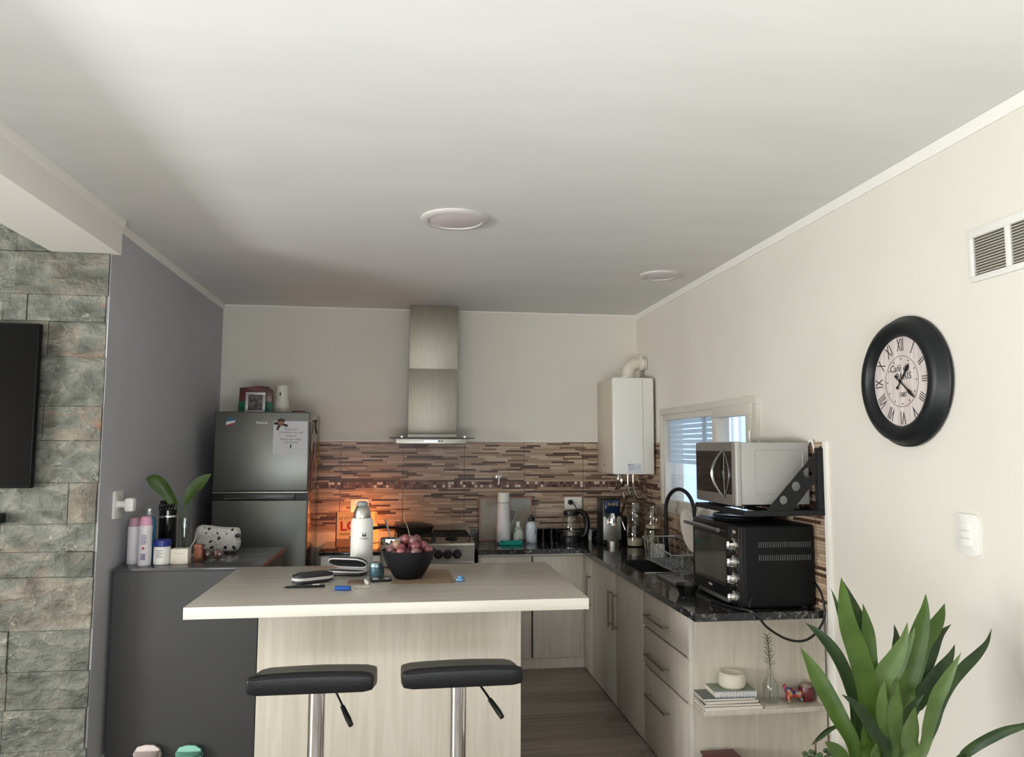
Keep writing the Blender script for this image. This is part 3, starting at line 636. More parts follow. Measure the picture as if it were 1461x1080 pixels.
M().box(SXa+.01, SXb-.01, 5.312, 5.331, .14, .742, .003).build('oven_door', mat('oven glass', (.008, .008, .009), .1), t)
M().tube([(SXa+.05, 5.312, .70), (SXa+.05, 5.28, .70), (SXb-.05, 5.28, .70), (SXb-.05, 5.312, .70)], .008, 10).build('oven_handle', MSTEEL, t)
for x0, x1 in ((SXa+.03, .185), (.20, SXb-.03)):
    b = M(); z = .915; y0, y1 = 5.37, 5.74
    b.tube([(x0, y0, z), (x1, y0, z), (x1, y1, z), (x0, y1, z), (x0, y0, z)], .005, 6)
    for yy in (5.46, 5.555, 5.65): b.cyl((x0, yy, z), (x1, yy, z), .005, n=6)
    b.cyl(((x0+x1)/2, y0, z), ((x0+x1)/2, y1, z), .005, n=6)
    for px in (x0, x1):
        for py in (y0, y1): b.cyl((px, py, .880), (px, py, z), .005, n=6)
    b.build('grate', MBLKM, t)
    for yy in (5.46, 5.65): M().lathe([(.045, 0), (.045, .008), (.03, .012), (.03, .02), (0, .022)], ((x0+x1)/2, yy, .880), 20).build('burner', MBLKM, t)
t = thing('frying_pan', 'black frying pan with long handle on the stove', 'pan', (.05, 5.56, .920))
M().lathe([(0, 0), (.115, 0), (.145, .052), (.148, .052), (.120, -.002+.002)], (.055, 5.56, .920), 36, cap=False).build('body', MBLKM, t)
M().tube([(-.085, 5.53, .962), (-.16, 5.46, .975), (-.255, 5.39, .972)], [.009, .011, .012], 10).build('handle', MBLK, t)
M().lathe([(.148, .052), (.13, .062), (.05, .078), (0, .080)], (.055, 5.56, .920), 36, cap=False).build('lid', mat('dark pan lid', (.02, .017, .016), .3), t)

t = thing('range_hood', 'stainless chimney range hood with a glass shelf over the stove', 'range hood', (.19, 5.7, 1.553))
M().box(-.078, .417, 5.45, YB-.012, 1.553, 1.589, .002).build('box', MSTEEL, t)
M().prism(rrect(-.125, .478, 5.445, YB-.012, .03), 'xy', 1.590, 1.597).build('glass_shelf', MGLD, t)
M().box(.004, .366, 5.757, YB-.0005, 1.597, 2.117, .002).build('lower_chimney', MHOOD, t)
M().box(.008, .371, 5.762, YB-.0005, 2.117, H-.0005, .001).build('upper_chimney', MHOOD, t)
M().box(.003, .367, 5.753, 5.759, 1.5975, 1.625, .001).build('collar', MSTEEL, t)
M().prism(rrect(.115, .215, 1.564, 1.578, .006), 'xz', 5.447, 5.451).build('control_strip', MCHROME, t)
for x in (.225, .243): M().lathe([(.006, 0), (.006, .003), (0, .003)], (x, 5.45, 1.571), 12, 'Y').build('button', MBLK, t)
for x in (-.04, .41): M().lathe([(.012, 0), (.012, .012), (.004, .018), (0, .018)], (x, 5.52, 1.597), 14).build('glass_stud', MCHROME, t)

# ------------------------------------------------------------------ water heater
t = thing('water_heater', 'white wall-hung gas water heater in the back corner', 'water heater', (1.65, 5.7, 1.335))
HX0, HX1, HY = 1.492, 1.803, 5.45
M().box(HX0+.004, HX1-.004, HY+.05, YB-.011, 1.340, 2.040, .004).build('casing', mat('shaded white enamel', (.52, .47, .38), .35), t)  # white enamel; beige puts the shade of the side into the colour
f = M().box(HX0, HX1, HY, HY+.052, 1.335, 2.046, .010, 3).build('front_cover', MWHG, t)
M().box(1.716, 1.719, HY-.001, HY+.005, 1.345, 2.036).build('groove', mat('seam grey', (.35, .33, .28), .5), f)
lab = M().box(1.60, 1.703, HY-.0015, HY+.001, 1.345, 1.415).build('label', mat('label silver', (.55, .57, .60), .4), f)
lettering([(('Rheem', .016, 'front', (1.622, HY-.0018, 1.404)), {}), (('TERMOTANQUE 14 L', .006, 'front', (1.634, HY-.0018, 1.390)), {}), (('GAS NATURAL', .007, 'front', (1.628, HY-.0018, 1.379)), {}), (('MODELO  TBF  A1', .006, 'front', (1.634, HY-.0018, 1.368)), {}), (('0.02 bar', .006, 'front', (1.682, HY-.0018, 1.392)), {}), (('IND. ARG.', .006, 'front', (1.682, HY-.0018, 1.380)), {})], MINK, lab)
M().lathe([(.006, 0), (.006, .003), (0, .003)], (HX0+.004, 5.72, 1.40), 10, 'X').build('screw', MBLK, t)
b = M(); b.cyl((1.68, 5.68, 2.04), (1.68, 5.68, 2.075), .062); b.build('flue_collar', MWH, t)
P = [(1.68, 5.68, 2.06), (1.68, 5.68, 2.10), (1.695, 5.685, 2.145), (1.735, 5.69, 2.172), (1.79, 5.70, 2.178), (1.822, 5.70, 2.178)]
M().tube(smooth_pts(P, 5), .050, 20).build('flue', mat('white flue pipe', (.68, .62, .53), .35), t)
M().tube([(1.766, 5.69, 2.177), (1.786, 5.695, 2.178)], .054, 20).build('flue_joint', MTRIM, t)
def hose(P, r=.008, nm='hose', mt=MCHROME): return M().tube(smooth_pts(P, 6), r, 10).build(nm, mt, t)
hose([(1.575, 5.64, 1.335), (1.575, 5.64, 1.27), (1.58, 5.75, 1.20), (1.59, 5.918, 1.18)]); hose([(1.600, 5.64, 1.335), (1.598, 5.64, 1.25), (1.60, 5.78, 1.20), (1.62, 5.918, 1.19)])
hose([(1.655, 5.64, 1.335), (1.655, 5.64, 1.22), (1.67, 5.64, 1.17), (1.69, 5.66, 1.19)]); hose([(1.69, 5.62, 1.335), (1.69, 5.62, 1.24), (1.705, 5.62, 1.18), (1.735, 5.62, 1.155), (1.765, 5.64, 1.20), (1.785, 5.68, 1.26), (1.805, 5.70, 1.268)])
hose([(1.64, 5.70, 1.19), (1.645, 5.72, 1.08), (1.65, 5.90, .98)], .009, 'gas_pipe', mat('copper grey pipe', (.30, .24, .17), .4, .8))
# sockets on the back wall
def socket(x0, x1, z0, z1, label, mt=MWH, y=YB-.010):
    t = thing('wall_socket', label, 'socket', ((x0+x1)/2, y, z0)); M().prism(rrect(x0, x1, z0, z1, .006), 'xz', y-.010, y, .002).build('plate', mt, t)
    for q in (-.022, .022):
        b = M(); cx = (x0+x1)/2+q
        for s_ in (-1, 1): b.box(cx+s_*.006-.0015, cx+s_*.006+.0015, y-.0105, y-.0095, (z0+z1)/2-.004, (z0+z1)/2+.008)
        b.box(cx-.0015, cx+.0015, y-.0105, y-.0095, (z0+z1)/2-.016, (z0+z1)/2-.008); b.build('pin_holes', MBLK, t)
socket(1.226, 1.362, 1.052, 1.143, 'white double socket behind the kettle'); socket(-.415, -.280, 1.042, 1.138, 'white socket plate above the sign by the fridge'); socket(1.545, 1.66, 1.04, 1.135, 'greyish socket plate beside the coffee machine', mat('dull grey plastic', (.30, .27, .22), .5))
tag(M().tube(smooth_pts([(1.272, 5.902, 1.104), (1.292, 5.885, 1.09), (1.312, 5.88, 1.05), (1.325, 5.87, .98), (1.345, 5.86, .90)], 6), .0042, 8).build('power_cord', MBLK), 'black cord dropping from the double socket', 'cord')
t = thing('plug', 'round black plug in the white double socket', 'plug', (1.270, 5.90, 1.085)); M().lathe([(.021, 0), (.021, .014), (.016, .024), (0, .024)], (1.270, 5.9195, 1.104), 20, 'Y').build('body', MBLK, t)
t = thing('wall_valve', 'small white valve handle on the mosaic border', 'valve', (.706, 5.925, 1.26))
M().lathe([(.024, 0), (.022, .006), (.012, .01), (.010, .03), (0, .031)], (.706, YB-.010, 1.300), 18, 'Y').build('escutcheon', MCHROME, t)
b = M(); b.tube([(.706, 5.895, 1.302), (.704, 5.890, 1.275), (.700, 5.888, 1.243)], [.009, .007, .008], 10); b.tube([(.688, 5.893, 1.308), (.706, 5.893, 1.302), (.724, 5.893, 1.310)], [.006, .009, .006], 8); b.build('lever', MWH, t)
# ------------------------------------------------------------------ microwave on its bracket
t = thing('wall_bracket_shelf', 'black metal bracket shelf carrying the microwave', 'bracket shelf', (1.62, 3.46, 1.235))
b = M(); b.box(1.44, XR-.012, 3.16, 3.185, 1.236, 1.258, .002); b.box(1.44, XR-.012, 3.70, 3.725, 1.236, 1.258, .002); b.box(1.44, 1.465, 3.185, 3.70, 1.236, 1.258, .002); b.box(1.60, 1.63, 3.185, 3.70, 1.240, 1.256); b.box(1.785, XR-.012, 3.185, 3.70, 1.236, 1.258, .002); b.build('base_frame', MBLKM, t)
def bracket(y):
    bm = M(); f = lambda p, d: (p[0], y+d, p[1])
    # slanted flat bar with three round holes: quads around each hole between the outer and inner edge
    A, B, C, D = Vector((1.808, 1.54)), Vector((1.545, 1.258)), Vector((1.665, 1.258)), Vector((1.808, 1.425))
    hs = [(1.742, 1.423, .021), (1.686, 1.363, .021), (1.626, 1.304, .019)]
    ax = (A-B).normalized(); nrm = Vector((-ax.y, ax.x))
    cuts = [0]+[((Vector(hs[i][:2])+Vector(hs[i+1][:2]))/2-B).dot(ax) for i in (1, 0)]
    def on(e0, e1, s):                      # point of edge e0-e1 at distance s along ax from B
        k = (s-(e0-B).dot(ax))/((e1-e0).dot(ax)); k = max(0, min(1, k)); return e0+(e1-e0)*k
    segs = [(B, C, on(B, A, cuts[1]), on(C, D, cuts[1]), hs[2]), (on(B, A, cuts[1]), on(C, D, cuts[1]), on(B, A, cuts[2]), on(C, D, cuts[2]), hs[1]), (on(B, A, cuts[2]), on(C, D, cuts[2]), A, D, hs[0])]
    for p0, p1, p3, p2, (hx, hz, hr) in segs:
        h = Vector((hx, hz)); outer = []; per = 6
        for a, c in ((p0, p1), (p1, p2), (p2, p3), (p3, p0)): outer += [a+(c-a)*i/per for i in range(per)]
        inner = [h+(o-h).normalized()*hr for o in outer]; n = len(outer)
        vo = [[bm.b.verts.new(f(p, d)) for p in outer] for d in (0, .006)]; vi = [[bm.b.verts.new(f(p, d)) for p in inner] for d in (0, .006)]
        for i in range(n):
            j = (i+1) % n
            bm.b.faces.new((vo[0][i], vo[0][j], vi[0][j], vi[0][i])); bm.b.faces.new((vo[1][i], vi[1][i], vi[1][j], vo[1][j])); bm.b.faces.new((vi[0][i], vi[0][j], vi[1][j], vi[1][i])); bm.b.faces.new((vo[0][i], vo[1][i], vo[1][j], vo[0][j]))
    bm.box(1.785, XR-.011, y-.004, y+.022, 1.258, 1.53, .001)
    bm.build('side_bracket', MBLKM, t)
bracket(3.165); bracket(3.712)
t = thing('microwave', 'silver microwave oven on the black bracket shelf', 'microwave', (1.62, 3.5, 1.258))
MSIL = mat('silver painted metal', (.36, .355, .335), .45, .15); MSILD = mat('dark silver plastic', (.20, .185, .165), .38, .5)
M().box(1.472, 1.795, 3.25, 3.69, 1.278, 1.555, .006).build('casing', MSIL, t)
rp = rrect(1.535, 1.765, 1.325, 1.520, .012); M().tube([(x, 3.2495, z) for x, z in rp+[rp[0]]], .0016, 6).build('side_emboss', MSIL, t)
M().box(1.448, 1.474, 3.247, 3.695, 1.272, 1.558, .006, 3).build('front_rim', MSIL, t)
d = M().prism(rrect(3.262, 3.69, 1.276, 1.554, .008), 'yz', 1.436, 1.449, .003).build('door', MSILD, t)
M().prism(rrect(3.268, 3.683, 1.322, 1.515, .006), 'yz', 1.4345, 1.437).build('window', mat('microwave glass', (.012, .010, .009), .08), d)
P = [(1.432-.022*math.sin(math.pi*i/12), 3.352+.075*math.sin(math.pi*i/12), 1.305+.215*i/12) for i in range(13)]
M().tube(P, [.004+.005*math.sin(math.pi*i/12) for i in range(13)], 10).build('handle', mat('silver handle', (.42, .41, .39), .25, .9), d)
P = [(1.432, 3.345-.055*math.sin(math.pi*i/12), 1.305+.215*i/12) for i in range(13)]; M().tube(P, .0035, 8).build('handle_trim', mat('grey trim', (.22, .21, .20), .3, .8), d)
b = M(); b.cyl((1.4345, 3.349, 1.31), (1.4345, 3.349, 1.515), .0012, n=6); b.build('door_seam', mat('seam light', (.3, .29, .27), .4), d)
for y in (3.29, 3.65):
    for x in (1.50, 1.76): M().cyl((x, y, 1.258), (x, y, 1.279), .014, n=14).build('foot', MBLK, t)
tag(M().tube(smooth_pts([(1.79, 3.33, 1.46), (1.803, 3.29, 1.53), (1.81, 3.25, 1.565), (1.818, 3.235, 1.50)], 6), .0045, 8).build('power_cord', MTRIM), 'white cord rising behind the microwave at the tile edge', 'cord')

# ------------------------------------------------------------------ toaster oven
t = thing('toaster_oven', 'black electric toaster oven on the end of the granite worktop', 'toaster oven', (1.64, 3.52, ZC))
MOV = mat('black oven metal', (.005, .0056, .0062), .5, spec=.16)
OZ0, OZ1 = .829, 1.187
M().box(1.476, 1.808, 3.250, 3.80, OZ0, OZ1, .012, 3).build('casing', MOV, t)
b = M()
for zc_ in (1.103, 1.046):
    for k in range(25):
        x = 1.545+k*.0100; b.prism([(x, zc_-.012), (x+.0035, zc_-.012), (x+.0045, zc_+.012), (x+.001, zc_+.012)], 'xz', 3.2485, 3.2505)
b.build('vent_slots', mat('vent slot grey', (.075, .078, .08), .35), t)
b = M(); b.tube(smooth_pts([(1.495, 3.2495, .831), (1.50, 3.2485, .862), (1.525, 3.248, .885), (1.58, 3.248, .885), (1.72, 3.248, .862), (1.79, 3.2485, .848)], 5), .0035, 8); b.build('base_moulding', MBLK, t)
b = M(); b.box(1.462, 1.478, 3.252, 3.798, OZ0+.002, OZ1-.004, .004); b.build('front_frame', MBLK, t)
d = M().box(1.452, 1.464, 3.352, 3.795, OZ0+.022, OZ1-.012, .004).build('door', MBLK, t)
M().box(1.4505, 1.4535, 3.385, 3.765, .900, 1.120).build('glass', mat('oven door glass', (.03, .028, .024), .06, c2=(.05, .047, .038), scale=3), d)
b = M(); b.tube([(1.455, 3.77, 1.150), (1.415, 3.77, 1.156), (1.415, 3.765, 1.156)], .006, 8); b.tube([(1.455, 3.40, 1.150), (1.415, 3.40, 1.156)], .006, 8); b.tube([(1.412, 3.795, 1.156), (1.412, 3.375, 1.156)], .0095, 12); b.build('handle', mat('grey handle', (.16, .16, .155), .3, .8), d)
M().box(1.446, 1.458, 3.36, 3.79, OZ0+.004, OZ0+.022, .003).build('door_lip', mat('grey lip', (.22, .22, .21), .35, .7), d)
lettering([(('BGH', .016, 'right', (1.4515, 3.575, .881)), {'sx': 1.3})], mat('pale print', (.55, .55, .53), .5), d)
cp = M().box(1.455, 1.465, 3.258, 3.345, OZ0+.008, OZ1-.010, .002).build('control_panel', mat('control gloss', (.012, .011, .010), .12), t)
for z in (1.098, 1.022, .948, .868):
    k = M().lathe([(.030, 0), (.030, .007), (.023, .012), (.020, .030), (.0, .032)], (1.455, 3.300, z), 24, 'X').build('knob', MCHROME, t)
    M().box(1.418, 1.4255, 3.2965, 3.3035, z-.016, z+.016, .001).build('grip', MCHROME, k)
b = M()
for z in (1.063, .988, .91):
    for q in range(7):
        a = R(30+q*20); b.box(1.4540, 1.4552, 3.300+.034*math.cos(a)-.0015, 3.300+.034*math.cos(a)+.0015, z-.033+.034*math.sin(a)+.02, z-.033+.034*math.sin(a)+.0235)
b.box(1.4540, 1.4552, 3.285, 3.315, 1.162, 1.150); b.build('dial_marks', mat('grey print', (.35, .33, .3), .6), cp)
for y in (3.30, 3.75):
    for x in (1.50, 1.78): M().cyl((x, y, ZC), (x, y, OZ0+.001), .016, n=14).build('foot', MBLK, t)
t = thing('pizza_pan', 'round dark pan lying on top of the toaster oven', 'pan', (1.60, 3.50, OZ1))
M().lathe([(0, .0), (.125, .0), (.145, .016), (.149, .016), (.128, -.0+.0005), (.0, .003)], (1.60, 3.55, OZ1), 40, cap=False).build('body', mat('dark pan', (.02, .02, .021), .25, .5), t)
t = thing('round_tray', 'second thin round tray on the pan over the toaster oven', 'tray', (1.60, 3.52, OZ1+.016))
M().lathe([(0, .003), (.13, .004), (.152, .012), (.154, .010), (.13, .0), (0, .0)], (1.612, 3.52, OZ1+.017), 40, cap=False).build('body', mat('black enamel', (.012, .012, .013), .2), t)
t = thing('oven_cable', 'black cable looping from the oven down over the end panel', 'cord', (1.65, 3.2, .7))
M().tube(smooth_pts([(1.40, 3.44, ZC+.006), (1.43, 3.30, ZC+.006), (1.475, 3.215, ZC+.006), (1.505, 3.188, ZC-.012), (1.54, 3.180, .765), (1.62, 3.176, .716), (1.695, 3.175, .703), (1.755, 3.177, .728), (1.80, 3.180, .785), (1.812, 3.19, .84), (1.8145, 3.22, .90), (1.8145, 3.30, .95)], 6), .0055, 10).build('cable', MBLK, t)

# ------------------------------------------------------------------ sink side
t = thing('dish_rack', 'chrome wire dish rack beside the tap', 'dish rack', (1.64, 4.53, ZC))
MWIRE = mat('bright steel wire', (.50, .50, .48), .25, .7)
b = M(); x0, x1, y0, y1 = 1.50, 1.775, 4.255, 4.80; r = .0030
def zt(y): return .918+(y-y0)/(y1-y0)*.045
b.tube([(x0, y0, zt(y0)), (x1, y0, zt(y0)), (x1, y1, zt(y1)), (x0, y1, zt(y1)), (x0, y0, zt(y0))], r*1.5, 6)
b.tube([(x0+.02, y0+.01, .8255), (x1-.02, y0+.01, .8255), (x1-.02, y1-.01, .8255), (x0+.02, y1-.01, .8255), (x0+.02, y0+.01, .8255)], r*1.3, 6); b.build('rim_wires', MWIRE, t)
b = M()
for k in range(7):
    x = x0+.03+k*(x1-x0-.06)/6
    b.tube([(x-.0, y0, zt(y0)), (x+.008, y0+.01, .8285), (x+.008, y1-.01, .8285), (x, y1, zt(y1))], r, 6)
for k in range(8):
    y = y0+.03+k*(y1-y0-.06)/7
    b.tube([(x0, y, zt(y)), (x0+.02, y, .8310), (x1-.02, y, .8310), (x1, y, zt(y))], r*.9, 6)
b.build('basket_wires', MWIRE, t)
t = thing('dinner_plate', 'round white plate standing upright in the wire rack', 'plate', (1.70, 4.42, .918))
M().lathe([(0, .004), (.07, .004), (.088, .010), (.127, .020), (.128, .017), (.088, .006), (.07, 0), (0, 0)], (1.705, 4.42, 1.043), 44, 'X', cap=False).rot(R(-9), 'Y', (1.70, 4.42, .918)).build('body', mat('ivory plate', (.66, .62, .54), .3), t)
t = thing('plastic_tub', 'small white square tub at the far end of the dish rack', 'tub', (1.54, 4.86, ZC))
M().prism(rrect(1.575, 1.655, 4.80+.012, 4.88, .01), 'xy', ZC, ZC+.085, .004).build('body', MWH, t)
t = thing('drinking_glass', 'clear glass turned upside down in the front of the dish rack', 'glass', (1.60, 4.33, .834))
M().lathe([(.037, 0), (.032, .085), (.030, .088), (0, .088), (0, .083), (.028, .083), (.034, 0)], (1.60, 4.34, .8345), 28, cap=False).build('body', MGLG, t)
tag(M().prism(rrect(1.375, 1.47, 3.83, 4.16, .012), 'xy', ZC, ZC+.011, .003).build('cutting_board', mat('grey slab', (.10, .097, .09), .4)), 'flat dark grey board lying between the sink and the oven', 'board')
t = thing('glass_dish', 'small smoked glass dish on the worktop before the oven', 'dish', (1.355, 3.63, ZC))
M().lathe([(0, .004), (.035, .004), (.055, .05), (.058, .05), (.038, 0), (0, 0)], (1.355, 3.63, ZC), 30, cap=False).build('body', MGLD, t)
def jar(name, label, x, y, z, r, h, fill, fh, cat='jar', grp=None, lidmt=None):
    t = thing(name, label, cat, (x, y, z), grp)
    M().lathe([(0, 0), (r-.004, 0), (r, .008), (r, h-.03), (r-.006, h-.016), (r-.006, h-.004), (r-.010, h-.004), (r-.010, h-.018), (r-.004, h-.032), (r-.004, .008), (0, .006)], (x, y, z), 32, cap=False).build('glass', MGLJ, t)
    if fill: M().lathe([(0, .0075), (r-.006, .009), (r-.006, fh), (r*.5, fh+.006), (0, fh+.004)], (x, y, z), 28).build('contents', fill, t)
    M().lathe([(0, h), (r-.004, h), (r-.002, h-.003), (r-.002, h-.014), (r-.007, h-.014), (r-.007, h-.0035)], (x, y, z), 28, cap=False).build('lid', lidmt or MGLJ, t)
    return t
MFLOUR = mat('white flour', (.62, .57, .48), .9); MYER = mat('green dried herbs', (.17, .15, .085), .9, c2=(.24, .22, .14), scale=90); MOAT = mat('pale oats', (.50, .42, .34), .9, c2=(.58, .50, .42), scale=80)
jar('storage_jar', 'glass jar of white flour beside the coffee machine', 1.640, 5.42, ZC, .062, .155, MFLOUR, .055)
jar('storage_jar', 'empty glass jar stacked on the flour jar', 1.640, 5.42, ZC+.155, .056, .16, None, 0)
jar('storage_jar', 'glass jar of green dried herbs nearest the tap', 1.700, 5.185, ZC, .063, .145, MYER, .10)
jar('storage_jar', 'glass jar with a little pale grain stacked on the herb jar', 1.700, 5.185, ZC+.145, .058, .165, MOAT, .028)
tag(M().lathe([(0, 0), (.05, 0), (.052, .01), (.052, .16), (.045, .19), (0, .195)], (1.62, 5.74, ZC), 28).build('coffee_grinder', MBLK), 'black coffee grinder behind the stacked jars', 'grinder')
# coffee machine
t = thing('coffee_machine', 'slim steel and black espresso machine in the counter corner', 'coffee machine', (1.485, 5.6, ZC))
M().box(1.420, 1.556, 5.50, 5.68, ZC, 1.158, .014, 3).build('body', MBLK, t)
M().prism([(1.422, .862), (1.554, .862), (1.554, 1.03), (1.530, 1.03), (1.508, .985), (1.464, .985), (1.442, 1.03), (1.422, 1.03)], 'xz', 5.484, 5.502, .002).build('front_plate', MSTEEL, t)
M().box(1.432, 1.540, 5.478, 5.502, 1.055, 1.146, .006).build('button_panel', mat('black panel painted reflection', (.006, .018, .055), .15, .3), t)  # black panel with blue reflections put into its colour
for x in (1.460, 1.486, 1.512): M().lathe([(.0125, 0), (.0125, .030), (.010, .034), (0, .034)], (x, 5.478, 1.118), 20, 'Y').build('button', MCHROME, t)
M().lathe([(.034, .0), (.034, .03), (.028, .05), (.018, .075), (0, .075)], (1.486, 5.475, 1.055-.075), 24).build('brew_head', MCHROME, t)
M().lathe([(0, 0), (.017, 0), (.017, .02), (0, .02)], (1.486, 5.452, .968), 18).build('portafilter', MWH, t)
M().lathe([(0, 0), (.043, 0), (.043, .036), (.039, .038), (0, .036)], (1.486, 5.455, ZC), 28).build('drip_tray', MSTEEL, t)
M().tube(smooth_pts([(1.562, 5.55, 1.03), (1.575, 5.53, .99), (1.592, 5.51, .93)], 5), .005, 8).build('steam_wand', MCHROME, t)
# kettle
t = thing('kettle', 'glass electric kettle with a black curved handle', 'kettle', (1.26, 5.79, ZC))
kx, ky = 1.245, 5.78
M().lathe([(0, 0), (.078, 0), (.078, .03), (.072, .042), (0, .042)], (kx, ky, ZC), 32).build('base', MBLK, t)
M().lathe([(.070, .043), (.074, .06), (.072, .12), (.058, .195), (.055, .195), (.068, .12), (.070, .06), (.066, .045)], (kx, ky, ZC), 32, cap=False).build('glass_body', MGLG, t)
M().lathe([(0, .045), (.067, .045), (.069, .075), (0, .075)], (kx, ky, ZC), 28).build('water', mat('steel kettle floor', (.35, .33, .3), .2, .8), t)
M().lathe([(.058, .193), (.060, .20), (.056, .226), (.03, .234), (0, .234)], (kx, ky, ZC), 32).build('lid', MBLK, t)
M().tube(smooth_pts([(kx+.03, ky, ZC+.225), (kx+.075, ky, ZC+.222), (kx+.115, ky, ZC+.185), (kx+.128, ky, ZC+.12), (kx+.110, ky, ZC+.05), (kx+.07, ky, ZC+.03)], 5), [.015+.006*math.sin(math.pi*i/25) for i in range(26)], 12).build('handle', MBLK, t)
tag(M().lathe([(0, 0), (.014, 0), (.015, .07), (.011, .082), (0, .084)], (1.405, 5.83, ZC), 20).build('salt_shaker', MWH), 'little white shaker between kettle and coffee machine', 'shaker')
for x, y, lb in ((1.035, 5.80, 'smoked glass tumbler beside the white bottle with black cap'), (1.105, 5.82, 'smoked glass tumbler nearer the kettle')):
    t = thing('tumbler', lb, 'tumbler', (x, y, ZC), 'smoked tumblers on the back counter')
    M().lathe([(0, .006), (.027, .006), (.032, .09), (.034, .09), (.029, 0), (0, 0)], (x, y, ZC), 26, cap=False).build('body', MGLD, t)
# bottles and board on the back counter
t = thing('tray_board', 'pink-edged printed board leaning on the tiles behind the white bottle', 'board', (.755, 5.87, ZC))
b = M(); b.box(.552, .958, 5.872, 5.886, ZC, 1.150, .002); b.rot(R(-3.5), 'X', (0, 5.872, ZC)); pb = b.build('panel', mat('faded floral print', (.30, .25, .20), .6, c2=(.37, .38, .35), scale=9, detail=6, lo=.42, hi=.58), t)
b = M(); MPK = mat('dusty pink edge', (.33, .17, .13), .6)
for q in ((.550, .562, ZC, 1.152), (.948, .960, ZC, 1.152)): b.box(q[0], q[1], 5.8705, 5.8875, q[2], q[3])
b.box(.562, .948, 5.8705, 5.8875, 1.140, 1.152); b.box(.562, .948, 5.8705, 5.8875, ZC, ZC+.010); b.rot(R(-3.5), 'X', (0, 5.872, ZC)); b.build('border', MPK, t)
lettering([(('KISS', .070, 'front', (.795, 5.8805, 1.00)), {'roll': R(72), 'sx': .8, 'ext': .001})], mat('faded print', (.045, .045, .045), .7), pb)
t = thing('tall_bottle', 'tall white bottle standing in front of the printed board', 'bottle', (.720, 5.73, ZC))
M().lathe([(0, 0), (.049, 0), (.052, .006), (.050, .12), (.046, .26), (.043, .294), (0, .296)], (.720, 5.73, ZC), 32).build('body', mat('matt white bottle', (.66, .65, .66), .4), t)
M().lathe([(.0435, .298), (.0435, .365), (.040, .370), (0, .370)], (.720, 5.73, ZC), 32).build('cap', MWH, t)
M().lathe([(.0415, .293), (.0415, .299)], (.720, 5.73, ZC), 32, cap=True).build('cap_ring', mat('ring grey', (.08, .07, .07), .4), t)
t = thing('soap_bottle', 'small clear bottle with white cap and green label', 'bottle', (.832, 5.74, ZC))
M().lathe([(0, 0), (.034, 0), (.036, .006), (.036, .07), (.030, .105), (.016, .118), (0, .118)], (.832, 5.74, ZC), 28).build('body', mat('clear liquid', (.33, .35, .31), .15), t)
M().lathe([(.0365, .012), (.0365, .075), (.032, .095)], (.832, 5.74, ZC), 28, cap=False).build('label', mat('green white label', (.50, .53, .48), .5, c2=(.10, .22, .16), scale=22, lo=.5, hi=.6), t)
M().lathe([(.014, .118), (.014, .148), (.012, .152), (0, .152)], (.832, 5.74, ZC), 20).build('cap', MWH, t)
t = thing('squeeze_bottle', 'round white bottle with black cap and a blue drop', 'bottle', (.932, 5.73, ZC))
sq = M().lathe([(0, 0), (.038, 0), (.041, .006), (.041, .115), (.036, .140), (.020, .155), (0, .156)], (.932, 5.73, ZC), 32).build('body', mat('bluish white bottle', (.58, .62, .68), .35), t)
M().lathe([(.021, .155), (.021, .170), (.026, .172), (.026, .184), (.012, .188), (.010, .205), (0, .206)], (.932, 5.73, ZC), 24).build('cap', MBLK, t)
b = M(); b.prism([(.946, .945), (.936, .912), (.932, .896), (.936, .882), (.947, .878), (.957, .884), (.959, .900), (.953, .925)], 'xz', 5.6935, 5.696); b.build('printed_drop', mat('blue drop print', (.07, .13, .18), .5), sq)
b = M(); b.box(.672, .842, 5.575, 5.668, ZC, ZC+.014, .006); b.box(.690, .845, 5.580, 5.660, ZC+.013, ZC+.026, .006)
tag(b.build('folded_cloth', mat('teal cloth', (.0, .26, .22), .85, c2=(.01, .36, .30), scale=60, bump=.4)), 'folded teal cloth before the tall white bottle', 'cloth')

# ------------------------------------------------------------------ sign and amber bottle, glow added as emission
sgt = t = thing('love_sign', 'sign reading love with added orange glow standing on the small counter beside the fridge', 'sign', (-.35, 5.66, ZC))
MSG = mat('cream sign painted glow', (.50, .25, .11), .6, emit=(1, .27, .07), es=.60); MSGB = mat('rust sign base painted glow', (.32, .13, .06), .6, emit=(1, .20, .05), es=.2)  # cream sign with orange glow put into colour and emission
def ln(b): return b.rot(R(-4), 'X', (0, 5.63, ZC))
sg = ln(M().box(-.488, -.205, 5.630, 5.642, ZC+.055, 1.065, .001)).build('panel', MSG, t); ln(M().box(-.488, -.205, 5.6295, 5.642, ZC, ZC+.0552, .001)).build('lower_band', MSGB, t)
ln(M().box(-.496, -.488, 5.628, 5.650, ZC, 1.066, .001)).build('dark_edge', MBLK, t)
zl = lambda z: 5.6285+(z-ZC)*math.tan(R(4))
lettering([(('LOVE', .090, 'front', (-.352, zl(.965)-.001, .967)), {'roll': R(3), 'sx': 1.05, 'ext': .001, 'bold': .0035})], mat('red letters', (.50, .012, .01), .5, emit=(1, .02, .01), es=.30), sg)  # emission adds the same glow to the red print
lettering([(('All you need is', .034, 'front', (-.40, zl(1.03)-.001, 1.028)), {'roll': R(8), 'shear': .3, 'sx': .8})], mat('gold letters', (.32, .17, .03), .5), sg)
lettering([(('mom\'s', .036, 'front', (-.425, zl(.912)-.001, .912)), {'shear': .2})], mat('brown letters', (.10, .03, .01), .6), sg, 'lettering')
